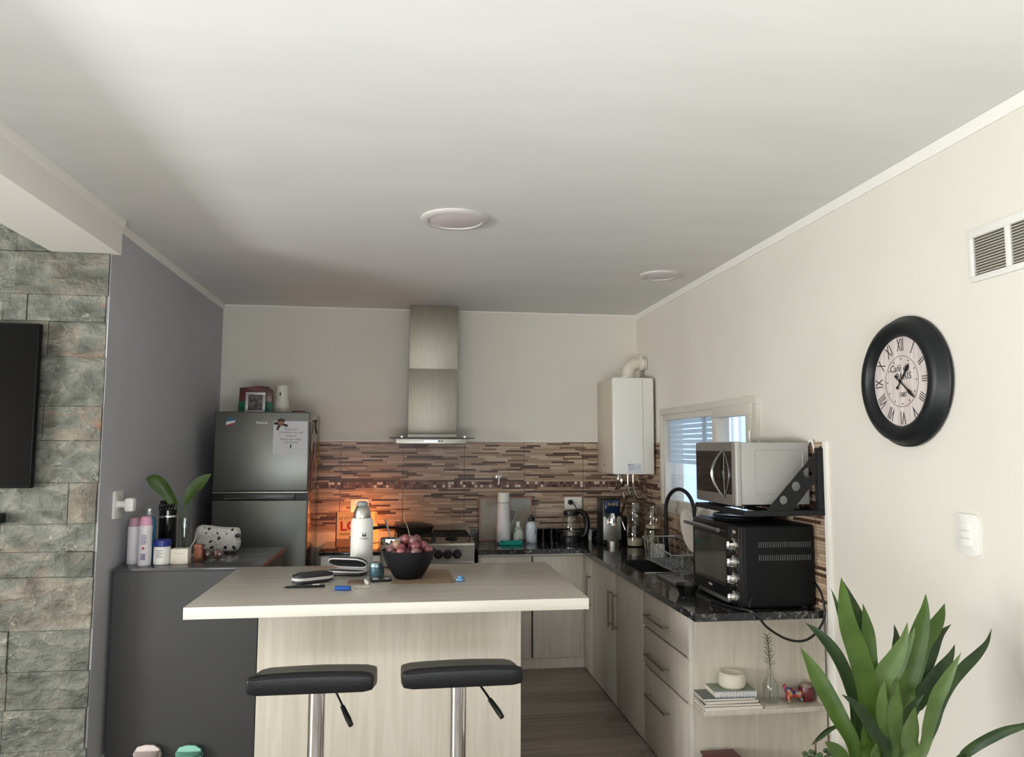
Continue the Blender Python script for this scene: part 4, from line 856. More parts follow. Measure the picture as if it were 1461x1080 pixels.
b = M(); b.prism([(-.385, .850), (-.30, .850), (-.285, .895), (-.40, .895)], 'xz', zl(.87)-.002, zl(.87)+.001); b.prism([(-.375, .895), (-.31, .895), (-.325, .906), (-.36, .906)], 'xz', zl(.87)-.002, zl(.87)+.001); ln(b) if False else None; b.build('printed_pot', mat('dark print pot', (.05, .012, .008), .6), sg)
t = thing('amber_bottle', 'amber glass bottle with added glow beside the love sign', 'lamp', (-.235, 5.50, ZC))
mt = bpy.data.materials.new('amber glass added glow'); mt.use_nodes = True; nt_ = mt.node_tree; nt_.nodes.clear()
o_ = nt_.nodes.new('ShaderNodeOutputMaterial'); ad = nt_.nodes.new('ShaderNodeAddShader'); tr = nt_.nodes.new('ShaderNodeBsdfTransparent'); em = nt_.nodes.new('ShaderNodeEmission')
tr.inputs[0].default_value = (.9, .62, .30, 1); em.inputs[0].default_value = (1, .50, .16, 1); em.inputs[1].default_value = .45  # emission stands for light shining through the bottle from behind
nt_.links.new(tr.outputs[0], ad.inputs[0]); nt_.links.new(em.outputs[0], ad.inputs[1]); nt_.links.new(ad.outputs[0], o_.inputs[0])
M().lathe([(0, 0), (.040, 0), (.044, .006), (.044, .135), (.036, .165), (.019, .185), (.018, .245), (.021, .247), (.021, .256), (.016, .256)], (-.235, 5.50, ZC), 32, cap=False).build('glass', mt, t)
M().lathe([(.0446, .040), (.0446, .046)], (-.235, 5.50, ZC), 32, cap=False).build('red_band', MRED, t)
l = bpy.data.lights.new('added_glow_light', 'POINT'); l.energy = 4.2; l.color = (1, .33, .10); l.shadow_soft_size = .03  # unseen orange lamp added behind the sign for the wall glow
lo = bpy.data.objects.new('added_glow_light', l); COL.objects.link(lo); lo.parent = sgt; lo.location = (.02, .10, .16)

# ------------------------------------------------------------------ things on the storage cabinet
ZG = .9505
def spray(x, y, h, r, label, capc):
    t = thing('spray_can', label, 'spray can', (x, y, ZG), 'spray cans by the blue-grey wall')
    bd = M().lathe([(0, 0), (r-.002, 0), (r, .003), (r, h*.80), (r-.003, h*.815), (0, h*.816)], (x, y, ZG), 28).build('body', mat('pale can '+label[:6], (.62, .58, .60), .35, c2=(.68, .66, .68), scale=8), t)
    M().lathe([(r-.003, h*.815), (r-.003, h*.90), (r-.008, h*.985), (r-.014, h), (0, h)], (x, y, ZG), 28).build('cap', mat('pink cap '+label[:6], capc, .4), t)
    return t, bd
t, bd = spray(-1.328, 4.045, .228, .030, 'white spray can with dull pink cap nearest the wall', (.40, .22, .27))
t, bd = spray(-1.262, 4.000, .238, .031, 'white spray can with bright pink cap in front of the blue bottle', (.62, .30, .42))
b = M(); b.prism([(-1.268, ZG+.085), (-1.260, ZG+.077), (-1.252, ZG+.085), (-1.260, ZG+.093)], 'xz', 3.9680, 3.9700); b.build('hazard_mark', MRED, bd)
b = M()
for k in range(7): b.box(-1.270+k*.003, -1.2685+k*.003, 3.968, 3.9700, ZG+.03, ZG+.06)
for k in range(8): b.box(-1.272, -1.2500+(k % 3)*.003, 3.9682, 3.9700, ZG+.105+k*.006, ZG+.1075+k*.006)
b.build('fine_print', mat('violet print', (.16, .12, .30), .6), bd)
t = thing('cream_jar', 'white round jar with dark blue lid beside the spray cans', 'jar', (-1.190, 4.03, ZG))
bd = M().lathe([(0, 0), (.036, 0), (.039, .004), (.039, .082), (.037, .088), (0, .088)], (-1.190, 4.03, ZG), 32).build('body', MWH, t)
M().lathe([(.0395, .088), (.0395, .118), (.037, .121), (0, .121)], (-1.190, 4.03, ZG), 32).build('lid', mat('royal blue lid', (.01, .02, .20), .4), t)
b = M()
for k in range(5): b.box(-1.206, -1.178-(k % 2)*.008, 3.9902, 3.9935, ZG+.038+k*.008, ZG+.041+k*.008)
b.build('fine_print', mat('grey print jar', (.25, .26, .32), .7), bd)
t = thing('paper_carton', 'small white taped carton in front of the black vase', 'box', (-1.107, 4.06, ZG))
bx = M().box(-1.148, -1.066, 4.02, 4.085, ZG, ZG+.074, .002).build('body', mat('white carton', (.66, .61, .53), .6), t)
b = M()
for p in (((-1.146, .072), (-1.118, .052)), ((-1.068, .072), (-1.096, .052)), ((-1.146, .002), (-1.12, .022)), ((-1.068, .002), (-1.094, .022)), ((-1.118, .052), (-1.096, .052))): b.cyl((p[0][0], 4.0198, ZG+p[0][1]), (p[1][0], 4.0198, ZG+p[1][1]), .0007, n=6)
b.build('fold_lines', mat('fold line', (.35, .30, .25), .7), bx)
tag(M().box(-1.060, -1.020, 4.10, 4.14, ZG, ZG+.085, .002).build('small_box', mat('orange carton', (.35, .10, .03), .5, c2=(.12, .05, .03), scale=30)), 'narrow orange and brown box right of the white carton', 'box')
t = thing('sunglasses', 'brown tinted sunglasses lying before the cat-print pouch', 'sunglasses', (-1.0, 4.18, ZG))
ML_ = mat('brown lens', (.075, .028, .018), .12)
for sx in (-.030, .030):
    M().lathe([(0, .002), (.024, .001), (.0255, 0), (.0255, -.003), (0, -.003)], (-.985+sx, 4.155, ZG+.0265), 24, 'Y').build('lens', ML_, t)
    M().lathe([(.0250, .003), (.0282, .003), (.0282, -.004), (.0250, -.004)], (-.985+sx, 4.155, ZG+.0284), 24, 'Y', cap=False).build('rim', mat('dark brown rim', (.02, .010, .008), .25), t)
for sx in (-1, 1): M().tube([(-.985+sx*.056, 4.158, ZG+.04), (-.985+sx*.058, 4.20, ZG+.038), (-.985+sx*.05, 4.275, ZG+.004)], .0025, 8).build('temple', MBLK, t)
t = thing('cosmetic_pouch', 'white pouch printed with black cats in front of the fridge', 'pouch', (-1.02, 4.44, ZG))
b = M(); X0, X1 = -1.148, -.898; rows = []
n = 14
for sgn in (-1, 1):
    rows = []
    for i in range(n+1):
        z = i/n; row = []
        for j in range(19):
            u = j/18; wv = .012*math.sin(u*5+1)*z
            x = X0+(X1-X0)*u+.012*(z-.5)*(1 if u > .5 else -1)*0; e = max(0, 1-(2*u-1)**8)*max(0, 1-(2*z-1)**6)
            row.append((x+(-.012+.024*u)*(-((2*z-1)**2))*.9, 4.44+sgn*.034*e**.5, ZG+.001+.143*z+wv*.6-.012*((2*u-1)**8)*(1 if z > .5 else -1)*abs(2*z-1)))
        rows.append(row)
    b.sheet(rows)
bmesh.ops.remove_doubles(b.b, verts=b.b.verts, dist=.0006)
pm, tt, pp = nt('cat print fabric'); g = G(tt); tc = tt.nodes.new('ShaderNodeTexCoord'); vv = tt.nodes.new('ShaderNodeTexVoronoi'); vv.inputs['Scale'].default_value = 34; nn = tt.nodes.new('ShaderNodeTexNoise'); nn.inputs['Scale'].default_value = 60
mxv = tt.nodes.new('ShaderNodeVectorMath'); mxv.operation = 'MULTIPLY_ADD'; tt.links.new(nn.outputs['Color'], mxv.inputs[0]); mxv.inputs[1].default_value = (.03, .03, .03); tt.links.new(tc.outputs['Object'], mxv.inputs[2]); tt.links.new(tc.outputs['Object'], nn.inputs['Vector']); tt.links.new(mxv.outputs[0], vv.inputs['Vector'])
sel = g.m('MULTIPLY', g.m('LESS_THAN', vv.outputs['Distance'], .34), g.m('GREATER_THAN', vv.outputs['Color'], .50))
n3 = tt.nodes.new('ShaderNodeTexNoise'); n3.inputs['Scale'].default_value = 75; tt.links.new(tc.outputs['Object'], n3.inputs['Vector'])
lines = g.m('LESS_THAN', g.m('ABSOLUTE', g.m('SUBTRACT', n3.outputs['Fac'], .5)), .022)
tt.links.new(g.mix(sel, g.mix(g.m('MULTIPLY', lines, .55), (.60, .585, .545), (.12, .11, .10)), (.012, .012, .012)), pp.inputs['Base Color']); pp.inputs['Roughness'].default_value = .7
b.build('bag', pm, t, 60)
M().box(-.925, -.893, 4.398, 4.406, ZG+.085, ZG+.103, .002).build('zip_tab', MBLK, t)
M().tube(smooth_pts([(-1.138, 4.418, ZG+.10), (-1.118, 4.36, ZG+.105), (-1.112, 4.30, ZG+.075), (-1.130, 4.235, ZG+.03), (-1.150, 4.215, ZG+.005), (-1.115, 4.225, ZG+.005), (-1.095, 4.32, ZG+.03), (-1.120, 4.412, ZG+.06)], 6), .003, 8).build('strap', MWH, t)
t = thing('lotion_bottle', 'clear bottle of blue liquid behind the pink-capped spray can', 'bottle', (-1.295, 4.15, ZG))
M().lathe([(0, 0), (.033, 0), (.035, .005), (.035, .205), (.030, .22)], (-1.295, 4.15, ZG), 28).build('liquid', mat('blue liquid', (.02, .13, .24), .15), t)
M().lathe([(.0325, .221), (.034, .24), (.034, .262), (.031, .262), (.031, .222)], (-1.295, 4.15, ZG), 28, cap=False).build('neck', MGLG, t)
t = thing('black_vase', 'tall glossy black cylinder vase with a silver band', 'vase', (-1.245, 4.29, ZG))
M().lathe([(0, 0), (.042, 0), (.044, .004), (.044, .245), (.040, .245), (.040, .02), (0, .02)], (-1.245, 4.29, ZG), 32, cap=False).build('body', mat('gloss black glaze', (.006, .006, .007), .12), t)
M().lathe([(.0445, .205), (.0455, .207), (.0455, .215), (.0445, .217)], (-1.245, 4.29, ZG), 32, cap=False).build('band', MCHROME, t)
t = thing('hair_clip', 'black claw hair clip resting on the black vase', 'hair clip', (-1.245, 4.29, ZG+.2455))
b = M()
for s_ in (-1, 1):
    for k in range(6): b.tube([(-1.283+k*.014, 4.29+s_*.028, ZG+.247), (-1.281+k*.014, 4.29+s_*.022, ZG+.272), (-1.278+k*.014, 4.29+s_*.006, ZG+.286)], .0042, 6)
    b.tube([(-1.282, 4.29+s_*.026, ZG+.258), (-1.212, 4.29+s_*.026, ZG+.266)], .007, 8)
b.tube([(-1.284, 4.29, ZG+.284), (-1.212, 4.29, ZG+.290)], .010, 8); b.build('claw', MBLK, t)
def leaf(P, w, mt, parent, name='leaf', th=.0012, fold=.25, face=None, n=5):
    P = smooth_pts(P, n); k = len(P); b = M(); rows = []
    view = Vector((face if face else (0, -1, .15))).normalized()
    for i, p in enumerate(P):
        t_ = (P[min(i+1, k-1)]-P[max(i-1, 0)]).normalized(); sd = t_.cross(view)
        sd = sd.normalized() if sd.length > 1e-4 else Vector((1, 0, 0)); up_ = sd.cross(t_).normalized()
        s = i/(k-1); hw = w/2*max(.02, min(1, 1.15*math.sin(math.pi*min(1, s*1.0)**.75)**.7)) if s < .45 else w/2*(1 if s < .6 else max(.38, 1-(s-.6)*1.3))
        if s < .45: hw = w/2*max(.015, math.sin(s/.45*math.pi/2)**1.15)
        rows.append([p+sd*hw*q+up_*(abs(q)*hw*fold) for q in (-1, -.5, 0, .5, 1)])
    b.sheet(rows, th); return b.build(name, mt, parent, 60)
t = thing('water_plant', 'clear vase holding two green leaves beside the black vase', 'plant', (-1.160, 4.30, ZG))
M().lathe([(0, .004), (.030, .004), (.032, .20), (.034, .20), (.033, 0), (0, 0)], (-1.160, 4.30, ZG), 28, cap=False).build('glass', MGLG, t)
b = M(); b.tube(smooth_pts([(-1.165, 4.30, ZG+.01), (-1.175, 4.30, ZG+.15), (-1.205, 4.28, ZG+.275)], 6), .004, 8); b.tube(smooth_pts([(-1.155, 4.30, ZG+.01), (-1.162, 4.30, ZG+.18), (-1.165, 4.30, ZG+.285)], 6), .004, 8); b.build('stems', MLEAFD, t)
leaf([(-1.352, 4.25, 1.362), (-1.31, 4.25, 1.350), (-1.262, 4.26, 1.305), (-1.205, 4.28, 1.215)], .075, MLEAF, t)
leaf([(-1.040, 4.32, 1.383), (-1.085, 4.31, 1.345), (-1.130, 4.30, 1.295), (-1.168, 4.30, 1.225)], .062, MLEAF, t)

# ------------------------------------------------------------------ things on the island
ZI = .9505
t = thing('steel_bottle', 'white insulated bottle with steel cap on the island', 'bottle', (-.207, 3.745, ZI))
bx_, by_ = -.207, 3.745
bd = M().lathe([(0, 0), (.050, 0), (.0525, .004), (.0525, .215), (.050, .232), (.043, .243), (0, .244)], (bx_, by_, ZI), 40).build('body', mat('white powder coat', (.70, .69, .65), .4), t)
M().lathe([(.040, .243), (.041, .25), (.038, .275), (.030, .296), (.026, .300), (0, .300)], (bx_, by_, ZI), 36).build('cup_cap', MSTEEL, t)
M().lathe([(.026, .300), (.028, .304), (.026, .314), (.018, .320), (0, .321)], (bx_, by_, ZI), 28).build('top_knob', mat('grey knob', (.25, .27, .27), .4), t)
lettering([(('STANLEY', .0105, 'front', (bx_+.014, by_-.0522, ZI+.150)), {'sx': 1.0})], mat('dark print', (.05, .05, .05), .6), bd)
b = M()
for p in ([(-.009, .010), (.009, .010), (.010, .002), (.006, 0), (-.006, 0), (-.010, .002)], [(-.009, .0125), (-.002, .0125), (-.004, .0165), (-.010, .0165)], [(.009, .0125), (.002, .0125), (.004, .0165), (.010, .0165)]): b.prism([(bx_+.014+x, ZI+.160+z) for x, z in p], 'xz', by_-.0530, by_-.0505)
b.build('emblem', mat('dark print emblem', (.05, .05, .05), .6), bd)
t = thing('sugar_jar', 'glass jar of sugar with a spoon behind the fruit bowl', 'jar', (-.075, 3.815, ZI))
M().lathe([(0, 0), (.046, 0), (.048, .006), (.048, .10), (.044, .112), (.044, .135), (.041, .135), (.041, .112), (.045, .10), (.045, .008), (0, .006)], (-.075, 3.815, ZI), 32, cap=False).build('glass', MGLJ, t)
M().lathe([(0, .008), (.044, .009), (.044, .095), (0, .098)], (-.075, 3.815, ZI), 28).build('sugar', mat('white sugar', (.66, .65, .62), .9), t)
M().lathe([(.0455, .108), (.0465, .110), (.0465, .136), (.0455, .138)], (-.075, 3.815, ZI), 32, cap=False).build('metal_rim', MCHROME, t)
t = thing('spoon', 'steel spoon standing in the sugar jar', 'spoon', (-.075, 3.815, ZI+.06))
M().tube([(-.066, 3.815, ZI+.100), (-.078, 3.815, ZI+.150), (-.098, 3.81, ZI+.228)], [.004, .003, .006], 8).build('handle', MSTEEL, t)
b = M()
mp = [(-.058, 3.352), (.04, 3.338), (.12, 3.345), (.206, 3.337), (.200, 3.52), (.190, 3.695), (.08, 3.70), (-.028, 3.69), (-.045, 3.50)]
b.prism(mp, 'xy', ZI, ZI+.0035)
for i in range(34):
    y = 3.34+.35*i/33; x = .206-.016*i/33; b.tube([(x-.002, y, ZI+.002), (x+.010+.004*math.sin(i*2.1), y+.003*math.cos(i*3), ZI+.003)], .0009, 4)
for i in range(40):
    x = -.055+.26*i/39; b.tube([(x, 3.345, ZI+.002), (x+.003*math.sin(i*1.7), 3.331+.003*math.cos(i*2.3), ZI+.003)], .0009, 4)
mb, tb, pb_ = nt('burlap'); g = G(tb); P_ = pos_xyz(tb)
wv = g.m('MULTIPLY', g.m('ADD', g.m('SINE', g.m('MULTIPLY', P_[0], 1600)), g.m('SINE', g.m('MULTIPLY', P_[1], 1600))), .25); wv = g.m('ADD', wv, .5)
tb.links.new(g.ramp(wv, [(.2, (.16, .10, .055)), (.8, (.34, .24, .145))], False), pb_.inputs['Base Color']); pb_.inputs['Roughness'].default_value = .9
tag(b.build('burlap_mat', mb), 'frayed brown burlap mat under the fruit bowl', 'mat')
t = thing('fruit_bowl', 'black ceramic bowl heaped with grapes', 'bowl', (.014, 3.475, ZI+.004))
BC = Vector((.014, 3.475, ZI+.004))
M().lathe([(0, 0), (.058, 0), (.062, .004), (.088, .045), (.108, .085), (.120, .122), (.116, .122), (.103, .085), (.082, .045), (.055, .010), (0, .010)], BC, 56, cap=False).build('body', mat('black stoneware', (.006, .006, .0075), .5, spec=.3), t)
grapes = []; gr = .0192; rg = random.Random(5)
def bowl_floor(d):
    r = d+gr*1.12
    return BC.z+gr*.75+(.010 if r < .055 else .010+(r-.055)/.027*.035 if r < .082 else .045+(r-.082)/.021*.040)
tries = 0
while len(grapes) < 85 and tries < 4000:
    tries += 1
    a = rg.uniform(0, 2*math.pi); d = .097*rg.random()**(.5 if len(grapes) < 40 else .9)*(1 if len(grapes) < 40 else .72); x, y = BC.x+d*math.cos(a), BC.y+d*math.sin(a); z = bowl_floor(d)
    best = None
    for gx, gy, gz in grapes:
        q = (2*gr*.94)**2-(gx-x)**2-(gy-y)**2
        if q > 0: z = max(z, gz+math.sqrt(q))
    if z > BC.z+.188-d*.62: continue
    grapes.append((x, y, z))
GM = [mat('red grape', (.16, .035, .045), .3, c2=(.26, .09, .09), scale=40), mat('dusky grape', (.22, .11, .11), .35, c2=(.14, .05, .06), scale=40), mat('pale grape', (.38, .27, .17), .35, c2=(.32, .17, .13), scale=40)]
GL = ['dark red grape heaped in the black bowl', 'dusky pink grape heaped in the black bowl', 'pale golden grape heaped in the black bowl']
protos = {}
for i, (x, y, z) in enumerate(grapes):
    k = rg.choice((0, 0, 0, 1, 1, 2))
    if k not in protos:
        o = M().sph((0, 0, 0), gr, (1, 1, 1.12), 16).build('grape', GM[k]); protos[k] = o; o.location = (x, y, z-gr)
        for v in o.data.vertices: v.co.z -= gr*1.12
        o.location = (x, y, z)
    else:
        o = protos[k].copy(); COL.objects.link(o); o.location = (x, y, z)
    for_k = k; o.rotation_euler = (rg.uniform(-.6, .6), rg.uniform(-.6, .6), rg.uniform(0, 3)); tag(o, GL[k], 'grape', 'grapes in the black bowl')
for o in protos.values():
    zs = sum(v.co.z for v in o.data.vertices)/len(o.data.vertices)
    for v in o.data.vertices: v.co.z -= zs
tag(M().tube(smooth_pts([(.022, 3.47, 1.09), (.018, 3.465, 1.13), (.008, 3.46, 1.175), (-.006, 3.45, 1.205), (-.010, 3.45, 1.228)], 6), .0013, 6).build('grape_stalk', mat('dry stalk', (.30, .24, .15), .7)), 'thin bare grape stalk sticking up from the bowl', 'stalk')
t = thing('candle_tin', 'small pale blue tin beside the open case', 'tin', (-.128, 3.560, ZI))
M().lathe([(0, 0), (.032, 0), (.034, .003), (.034, .036), (0, .036)], (-.128, 3.560, ZI), 32).build('body', mat('pale blue tin', (.13, .24, .30), .3, .6), t)
M().lathe([(.0350, .037), (.0355, .039), (.0355, .056), (.033, .060), (0, .060)], (-.128, 3.560, ZI), 32).build('lid', mat('silver blue lid', (.26, .36, .40), .25, .8), t)
MCASE = mat('black case fabric', (.014, .014, .017), .55); MZIP = mat('pale zip band', (.55, .53, .52), .5)
def stadium(L_, W_, n=10):
    r = W_/2; p = []
    for cx, a0 in ((L_/2-r, -90), (-L_/2+r, 90)): p += [(cx+r*math.cos(R(a0+180*i/n)), r*math.sin(R(a0+180*i/n))) for i in range(n+1)]
    return p
def shell(b, L_, W_, z0, z1, dome):
    lv = [(1, z0), (1, z0+(z1-z0)*.6), (.94, z1-dome*.15), (.80, z1)] if dome > 0 else [(.80, z0), (.94, z0-dome*.15), (1, z0+(z1-z0)*.4), (1, z1)]
    rings = [[b.b.verts.new((x*k+0, y*(k-(1-k)*.6), z)) for x, y in stadium(L_, W_)] for k, z in lv]; n = len(rings[0])
    for i in range(len(rings)-1):
        for j in range(n): b.b.faces.new((rings[i][j], rings[i][(j+1) % n], rings[i+1][(j+1) % n], rings[i+1][j]))
    b.b.faces.new(rings[0][::-1]); b.b.faces.new(rings[-1]); return b
t = thing('glasses_case', 'closed black oval case with pale zip band on the island', 'case', (-.392, 3.425, ZI))
mx = Matrix.Translation((-.392, 3.425, ZI)) @ Matrix.Rotation(R(30), 4, 'Z')
shell(M(), .178, .078, 0, .015, -.1).xf(mx).build('bottom_shell', MCASE, t); shell(M(), .180, .080, .0155, .026, .0).xf(mx) if False else None
b = M(); b.prism(stadium(.182, .081), 'xy', .0152, .0265, .001); b.xf(mx).build('zip_band', MZIP, t); shell(M(), .178, .078, .0267, .043, .1).xf(mx).build('top_shell', MCASE, t)
b = M(); b.tube([(.090, 0, .020), (.100, .004, .016), (.112, .002, .008)], .003, 8); b.xf(mx).build('zip_pull', MCHROME, t)
t = thing('open_case', 'open black clamshell case with pale rim behind the closed one', 'case', (-.262, 3.612, ZI))
mx = Matrix.Translation((-.262, 3.605, ZI)) @ Matrix.Rotation(R(-20), 4, 'Z')
b = shell(M(), .186, .090, 0, .017, -.1); b.xf(mx).build('bottom_shell', MCASE, t)
b = M(); b.tube([(x, y, 0.019) for x, y in stadium(0.184, 0.088)+[stadium(0.184, 0.088)[0]]], 0.0035, 8); b.xf(mx).build('bottom_rim', MZIP, t)
mt2 = mx @ Matrix.Translation((0, .045, .022)) @ Matrix.Rotation(R(-38), 4, 'X') @ Matrix.Translation((0, -.045, 0))
mt2 = mx @ Matrix.Translation((0, .043, .024)) @ Matrix.Rotation(R(-33), 4, 'X') @ Matrix.Translation((0, -.045, 0))
b = shell(M(), .184, .090, .005, .020, .1); b.xf(mt2).build('top_shell', MCASE, t)
b = M(); b.tube([(x, y, 0.003) for x, y in stadium(0.183, 0.088)+[stadium(0.183, 0.088)[0]]], 0.0035, 8); b.xf(mt2).build('top_rim', MZIP, t)
t = thing('pen', 'black pen with silver clip lying along the island front', 'pen', (-.41, 3.295, ZI))
b = M(); b.tube([(-.492, 3.287, ZI+.005), (-.478, 3.288, ZI+.006), (-.40, 3.293, ZI+.0065), (-.335, 3.298, ZI+.0065), (-.327, 3.299, ZI+.006)], [.0012, .005, .0062, .0062, .004], 12); b.build('barrel', MBLK, t)
M().box(-.378, -.348, 3.2915, 3.3005, ZI+.0122, ZI+.0142, .0006).build('clip', MWH, t)
t = thing('car_key', 'blue key fob with ring at the island front', 'key', (-.245, 3.215, ZI))
mx = Matrix.Translation((-.250, 3.225, ZI)) @ Matrix.Rotation(R(-8), 4, 'Z')
b = M(); b.box(-.033, .033, -.014, .014, 0, .017, .006, 3); b.xf(mx).build('fob', mat('blue rubber', (.01, .08, .35), .35), t)
b = M(); b.tube([(.042+.012*math.cos(R(a)), .004+.012*math.sin(R(a)), .004+.003*math.sin(R(a*2))) for a in range(0, 375, 15)], .0014, 6); b.xf(mx).build('ring', MCHROME, t)
M().prism(rrect(-.212, -.140, 3.262, 3.292, .012), 'xy', ZI, ZI+.006, .002).rotz(R(8), (-.176, 3.277, ZI)).build('tag', mat('cream key tag', (.62, .58, .48), .5), t)
tag(M().box(-.242, -.172, 3.355, 3.440, ZI, ZI+.004, .001).build('card_holder', mat('brown card', (.20, .12, .085), .6)), 'flat brown card between the cases and the phone', 'card')
t = thing('lighter', 'small white lighter lying by the brown card', 'lighter', (-.163, 3.385, ZI))
M().cyl((-.160, 3.345, ZI+.0075), (-.168, 3.405, ZI+.0075), .0074, n=16).build('body', MWH, t); M().cyl((-.1682, 3.406, ZI+.0075), (-.170, 3.420, ZI+.0075), .0066, n=14).build('head', MCHROME, t)
t = thing('phone', 'dark phone with pale stickers lying left of the fruit bowl', 'phone', (-.105, 3.44, ZI))
M().prism(rrect(-.150, -.062, 3.400, 3.482, .010), 'xy', ZI, ZI+.009, .002).rotz(R(10), (-.105, 3.44, ZI)).build('body', MBLK, t)
b = M(); b.box(-.142, -.116, 3.412, 3.45, ZI+.0091, ZI+.0098); b.box(-.092, -.070, 3.412, 3.44, ZI+.0091, ZI+.0098); b.rotz(R(10), (-.105, 3.44, ZI)).build('stickers', MPAPER, t)
t = thing('bag_clip', 'small light blue clip right of the burlap mat', 'clip', (.236, 3.38, ZI)); b = M(); b.box(.220, .254, 3.368, 3.396, ZI, ZI+.012, .004); b.box(.226, .247, 3.374, 3.410, ZI+.0125, ZI+.021, .003); b.rotz(R(-25), (.236, 3.38, ZI)).build('body', mat('sky blue plastic', (.12, .28, .48), .35), t)

# ------------------------------------------------------------------ bar stools
def stool(x, y, label, first=None, rz=0):
    if first:
        t = first.copy(); COL.objects.link(t)
        for c in first.children:
            d_ = c.copy(); COL.objects.link(d_); d_.parent = t
            for g_ in c.children: e_ = g_.copy(); COL.objects.link(e_); e_.parent = d_
        t.location = (x, y, 0); t.rotation_euler = (0, 0, rz); t['label'] = label; return t
    t = thing('bar_stool', label, 'bar stool', (x, y, 0), 'bar stools at the island')
    # seat: padded sheet with a raised back lip towards the room and a drooping front
    prof = [(-.170, .842), (-.150, .846), (-.120, .838), (-.06, .824), (.0, .817), (.07, .806), (.13, .786), (.17, .758)]
    b = M(); rows = []; hw = .190; th = .056
    for lay in (0, 1):
        rr = []
        for i, (py, pz) in enumerate(prof):
            row = []
            for j in range(13):
                u = -1+2*j/12; crown_ = .006*(1-u*u) if lay == 0 else 0; ed = 1-.02*(abs(py)/.17)**3
                row.append((x+u*hw*ed+(0), y+py+(.008 if lay and i == 0 else 0), pz+crown_-lay*th-(.006 if abs(u) == 1 else 0)*(1-2*lay)))
            rr.append(row)
        rows.append(rr)
    vs_ = [[[b.b.verts.new(p) for p in r] for r in rr] for rr in rows]; ni, nj = len(prof), 13
    for L_, fl in ((0, 0), (1, 1)):
        for i in range(ni-1):
            for j in range(nj-1):
                q = [vs_[L_][i][j], vs_[L_][i][j+1], vs_[L_][i+1][j+1], vs_[L_][i+1][j]]; b.b.faces.new(q if fl else q[::-1])
    for i in range(ni-1):
        for j in (0, nj-1): b.b.faces.new((vs_[0][i][j], vs_[0][i+1][j], vs_[1][i+1][j], vs_[1][i][j]))
    for j in range(nj-1):
        for i in (0, ni-1): b.b.faces.new((vs_[0][i][j], vs_[0][i][j+1], vs_[1][i][j+1], vs_[1][i][j]))
    bmesh.ops.recalc_face_normals(b.b, faces=b.b.faces)
    sharp = [e for e in b.b.edges if len(e.link_faces) == 2 and e.calc_face_angle() > R(50)]
    bmesh.ops.bevel(b.b, geom=sharp, offset=.007, segments=2, profile=.5, affect='EDGES', clamp_overlap=True)
    st = b.build('seat', MLEATH, t, 50)
    P = [(x-hw+.012, y-.1705, .838), (x-.1, y-.1715, .8425), (x, y-.172, .844), (x+.1, y-.1715, .8425), (x+hw-.012, y-.1705, .838)]
    M().tube(smooth_pts(P, 4), .0028, 8).build('piping', MBLKM, st)
    M().box(x-.06, x+.06, y+.0, y+.10, .746, .758, .003).build('seat_plate', MBLKM, t)
    M().cyl((x, y+.03, .42), (x, y+.03, .748), .0275, n=32).build('column', MCHROME, t)
    M().cyl((x, y+.03, .018), (x, y+.03, .46), .031, n=32).build('lower_column', MCHROME, t)
    M().lathe([(.20, 0), (.20, .006), (.16, .014), (.05, .022), (.034, .04), (0, .04)], (x, y+.03, 0), 48).build('base', MCHROME, t)
    M().tube(smooth_pts([(x, y, .30), (x-.13, y-.02, .30), (x-.14, y-.16, .30), (x, y-.20, .30), (x+.14, y-.16, .30), (x+.13, y-.02, .30), (x, y, .30)], 6), .010, 10).build('footrest', MCHROME, t)
    lv = M().tube([(x+.058, y-.03, .765), (x+.085, y-.08, .735), (x+.093, y-.10, .725)], .0042, 8).build('lever', MCHROME, t)
    M().tube([(x+.091, y-.095, .7275), (x+.112, y-.14, .705), (x+.122, y-.158, .692)], [.0075, .0095, .008], 10).build('grip', MBLK, lv)
    return t
s0 = stool(-.277, 2.592, 'black leather bar stool nearer the storage cabinet'); stool(.181, 2.60, 'black leather bar stool nearer the counter', s0, R(1))

# ------------------------------------------------------------------ shelf things
ZS = .4195
def book(name, label, x0, x1, y0, y1, z0, z1, cov, rz=0, spiral=False):
    t = thing(name, label, 'book', ((x0+x1)/2, (y0+y1)/2, z0), 'books on the open shelf'); c = ((x0+x1)/2, (y0+y1)/2, 0); e = .0016
    M().box(x0, x1, y0, y1, z0, z0+e).rotz(rz, c).build('back_cover', cov, t); M().box(x0+.002, x1-.002, y0+.002, y1-.002, z0+e, z1-e).rotz(rz, c).build('pages', mat('page edges', (.62, .58, .50), .8), t); M().box(x0, x1, y0, y1, z1-e, z1).rotz(rz, c).build('front_cover', cov, t)
    if spiral:
        b = M()
        for k in range(18):
            x = x0+.008+k*(x1-x0-.016)/17; b.tube([(x+.0012*math.cos(R(a))*0+.0, y0-.002+.008*math.cos(R(a)), (z0+z1)/2+.013*math.sin(R(a))) for a in range(0, 375, 30)], .0016, 6)
        b.rotz(rz, c).build('spiral', mat('white blue spiral', (.62, .65, .76), .4), t)
book('book', 'thick white book at the bottom of the shelf stack', 1.268, 1.525, 3.203, 3.332, ZS, ZS+.0135, mat('white cover', (.60, .56, .49), .6))
book('book', 'white book with dark spine lying second from the bottom', 1.266, 1.518, 3.206, 3.333, ZS+.0135, ZS+.0245, mat('charcoal cover', (.08, .07, .06), .6), R(-1))
book('notebook', 'cream notebook third from the bottom of the stack', 1.270, 1.508, 3.206, 3.332, ZS+.0248, ZS+.038, mat('kraft cover', (.36, .30, .24), .6), R(1))
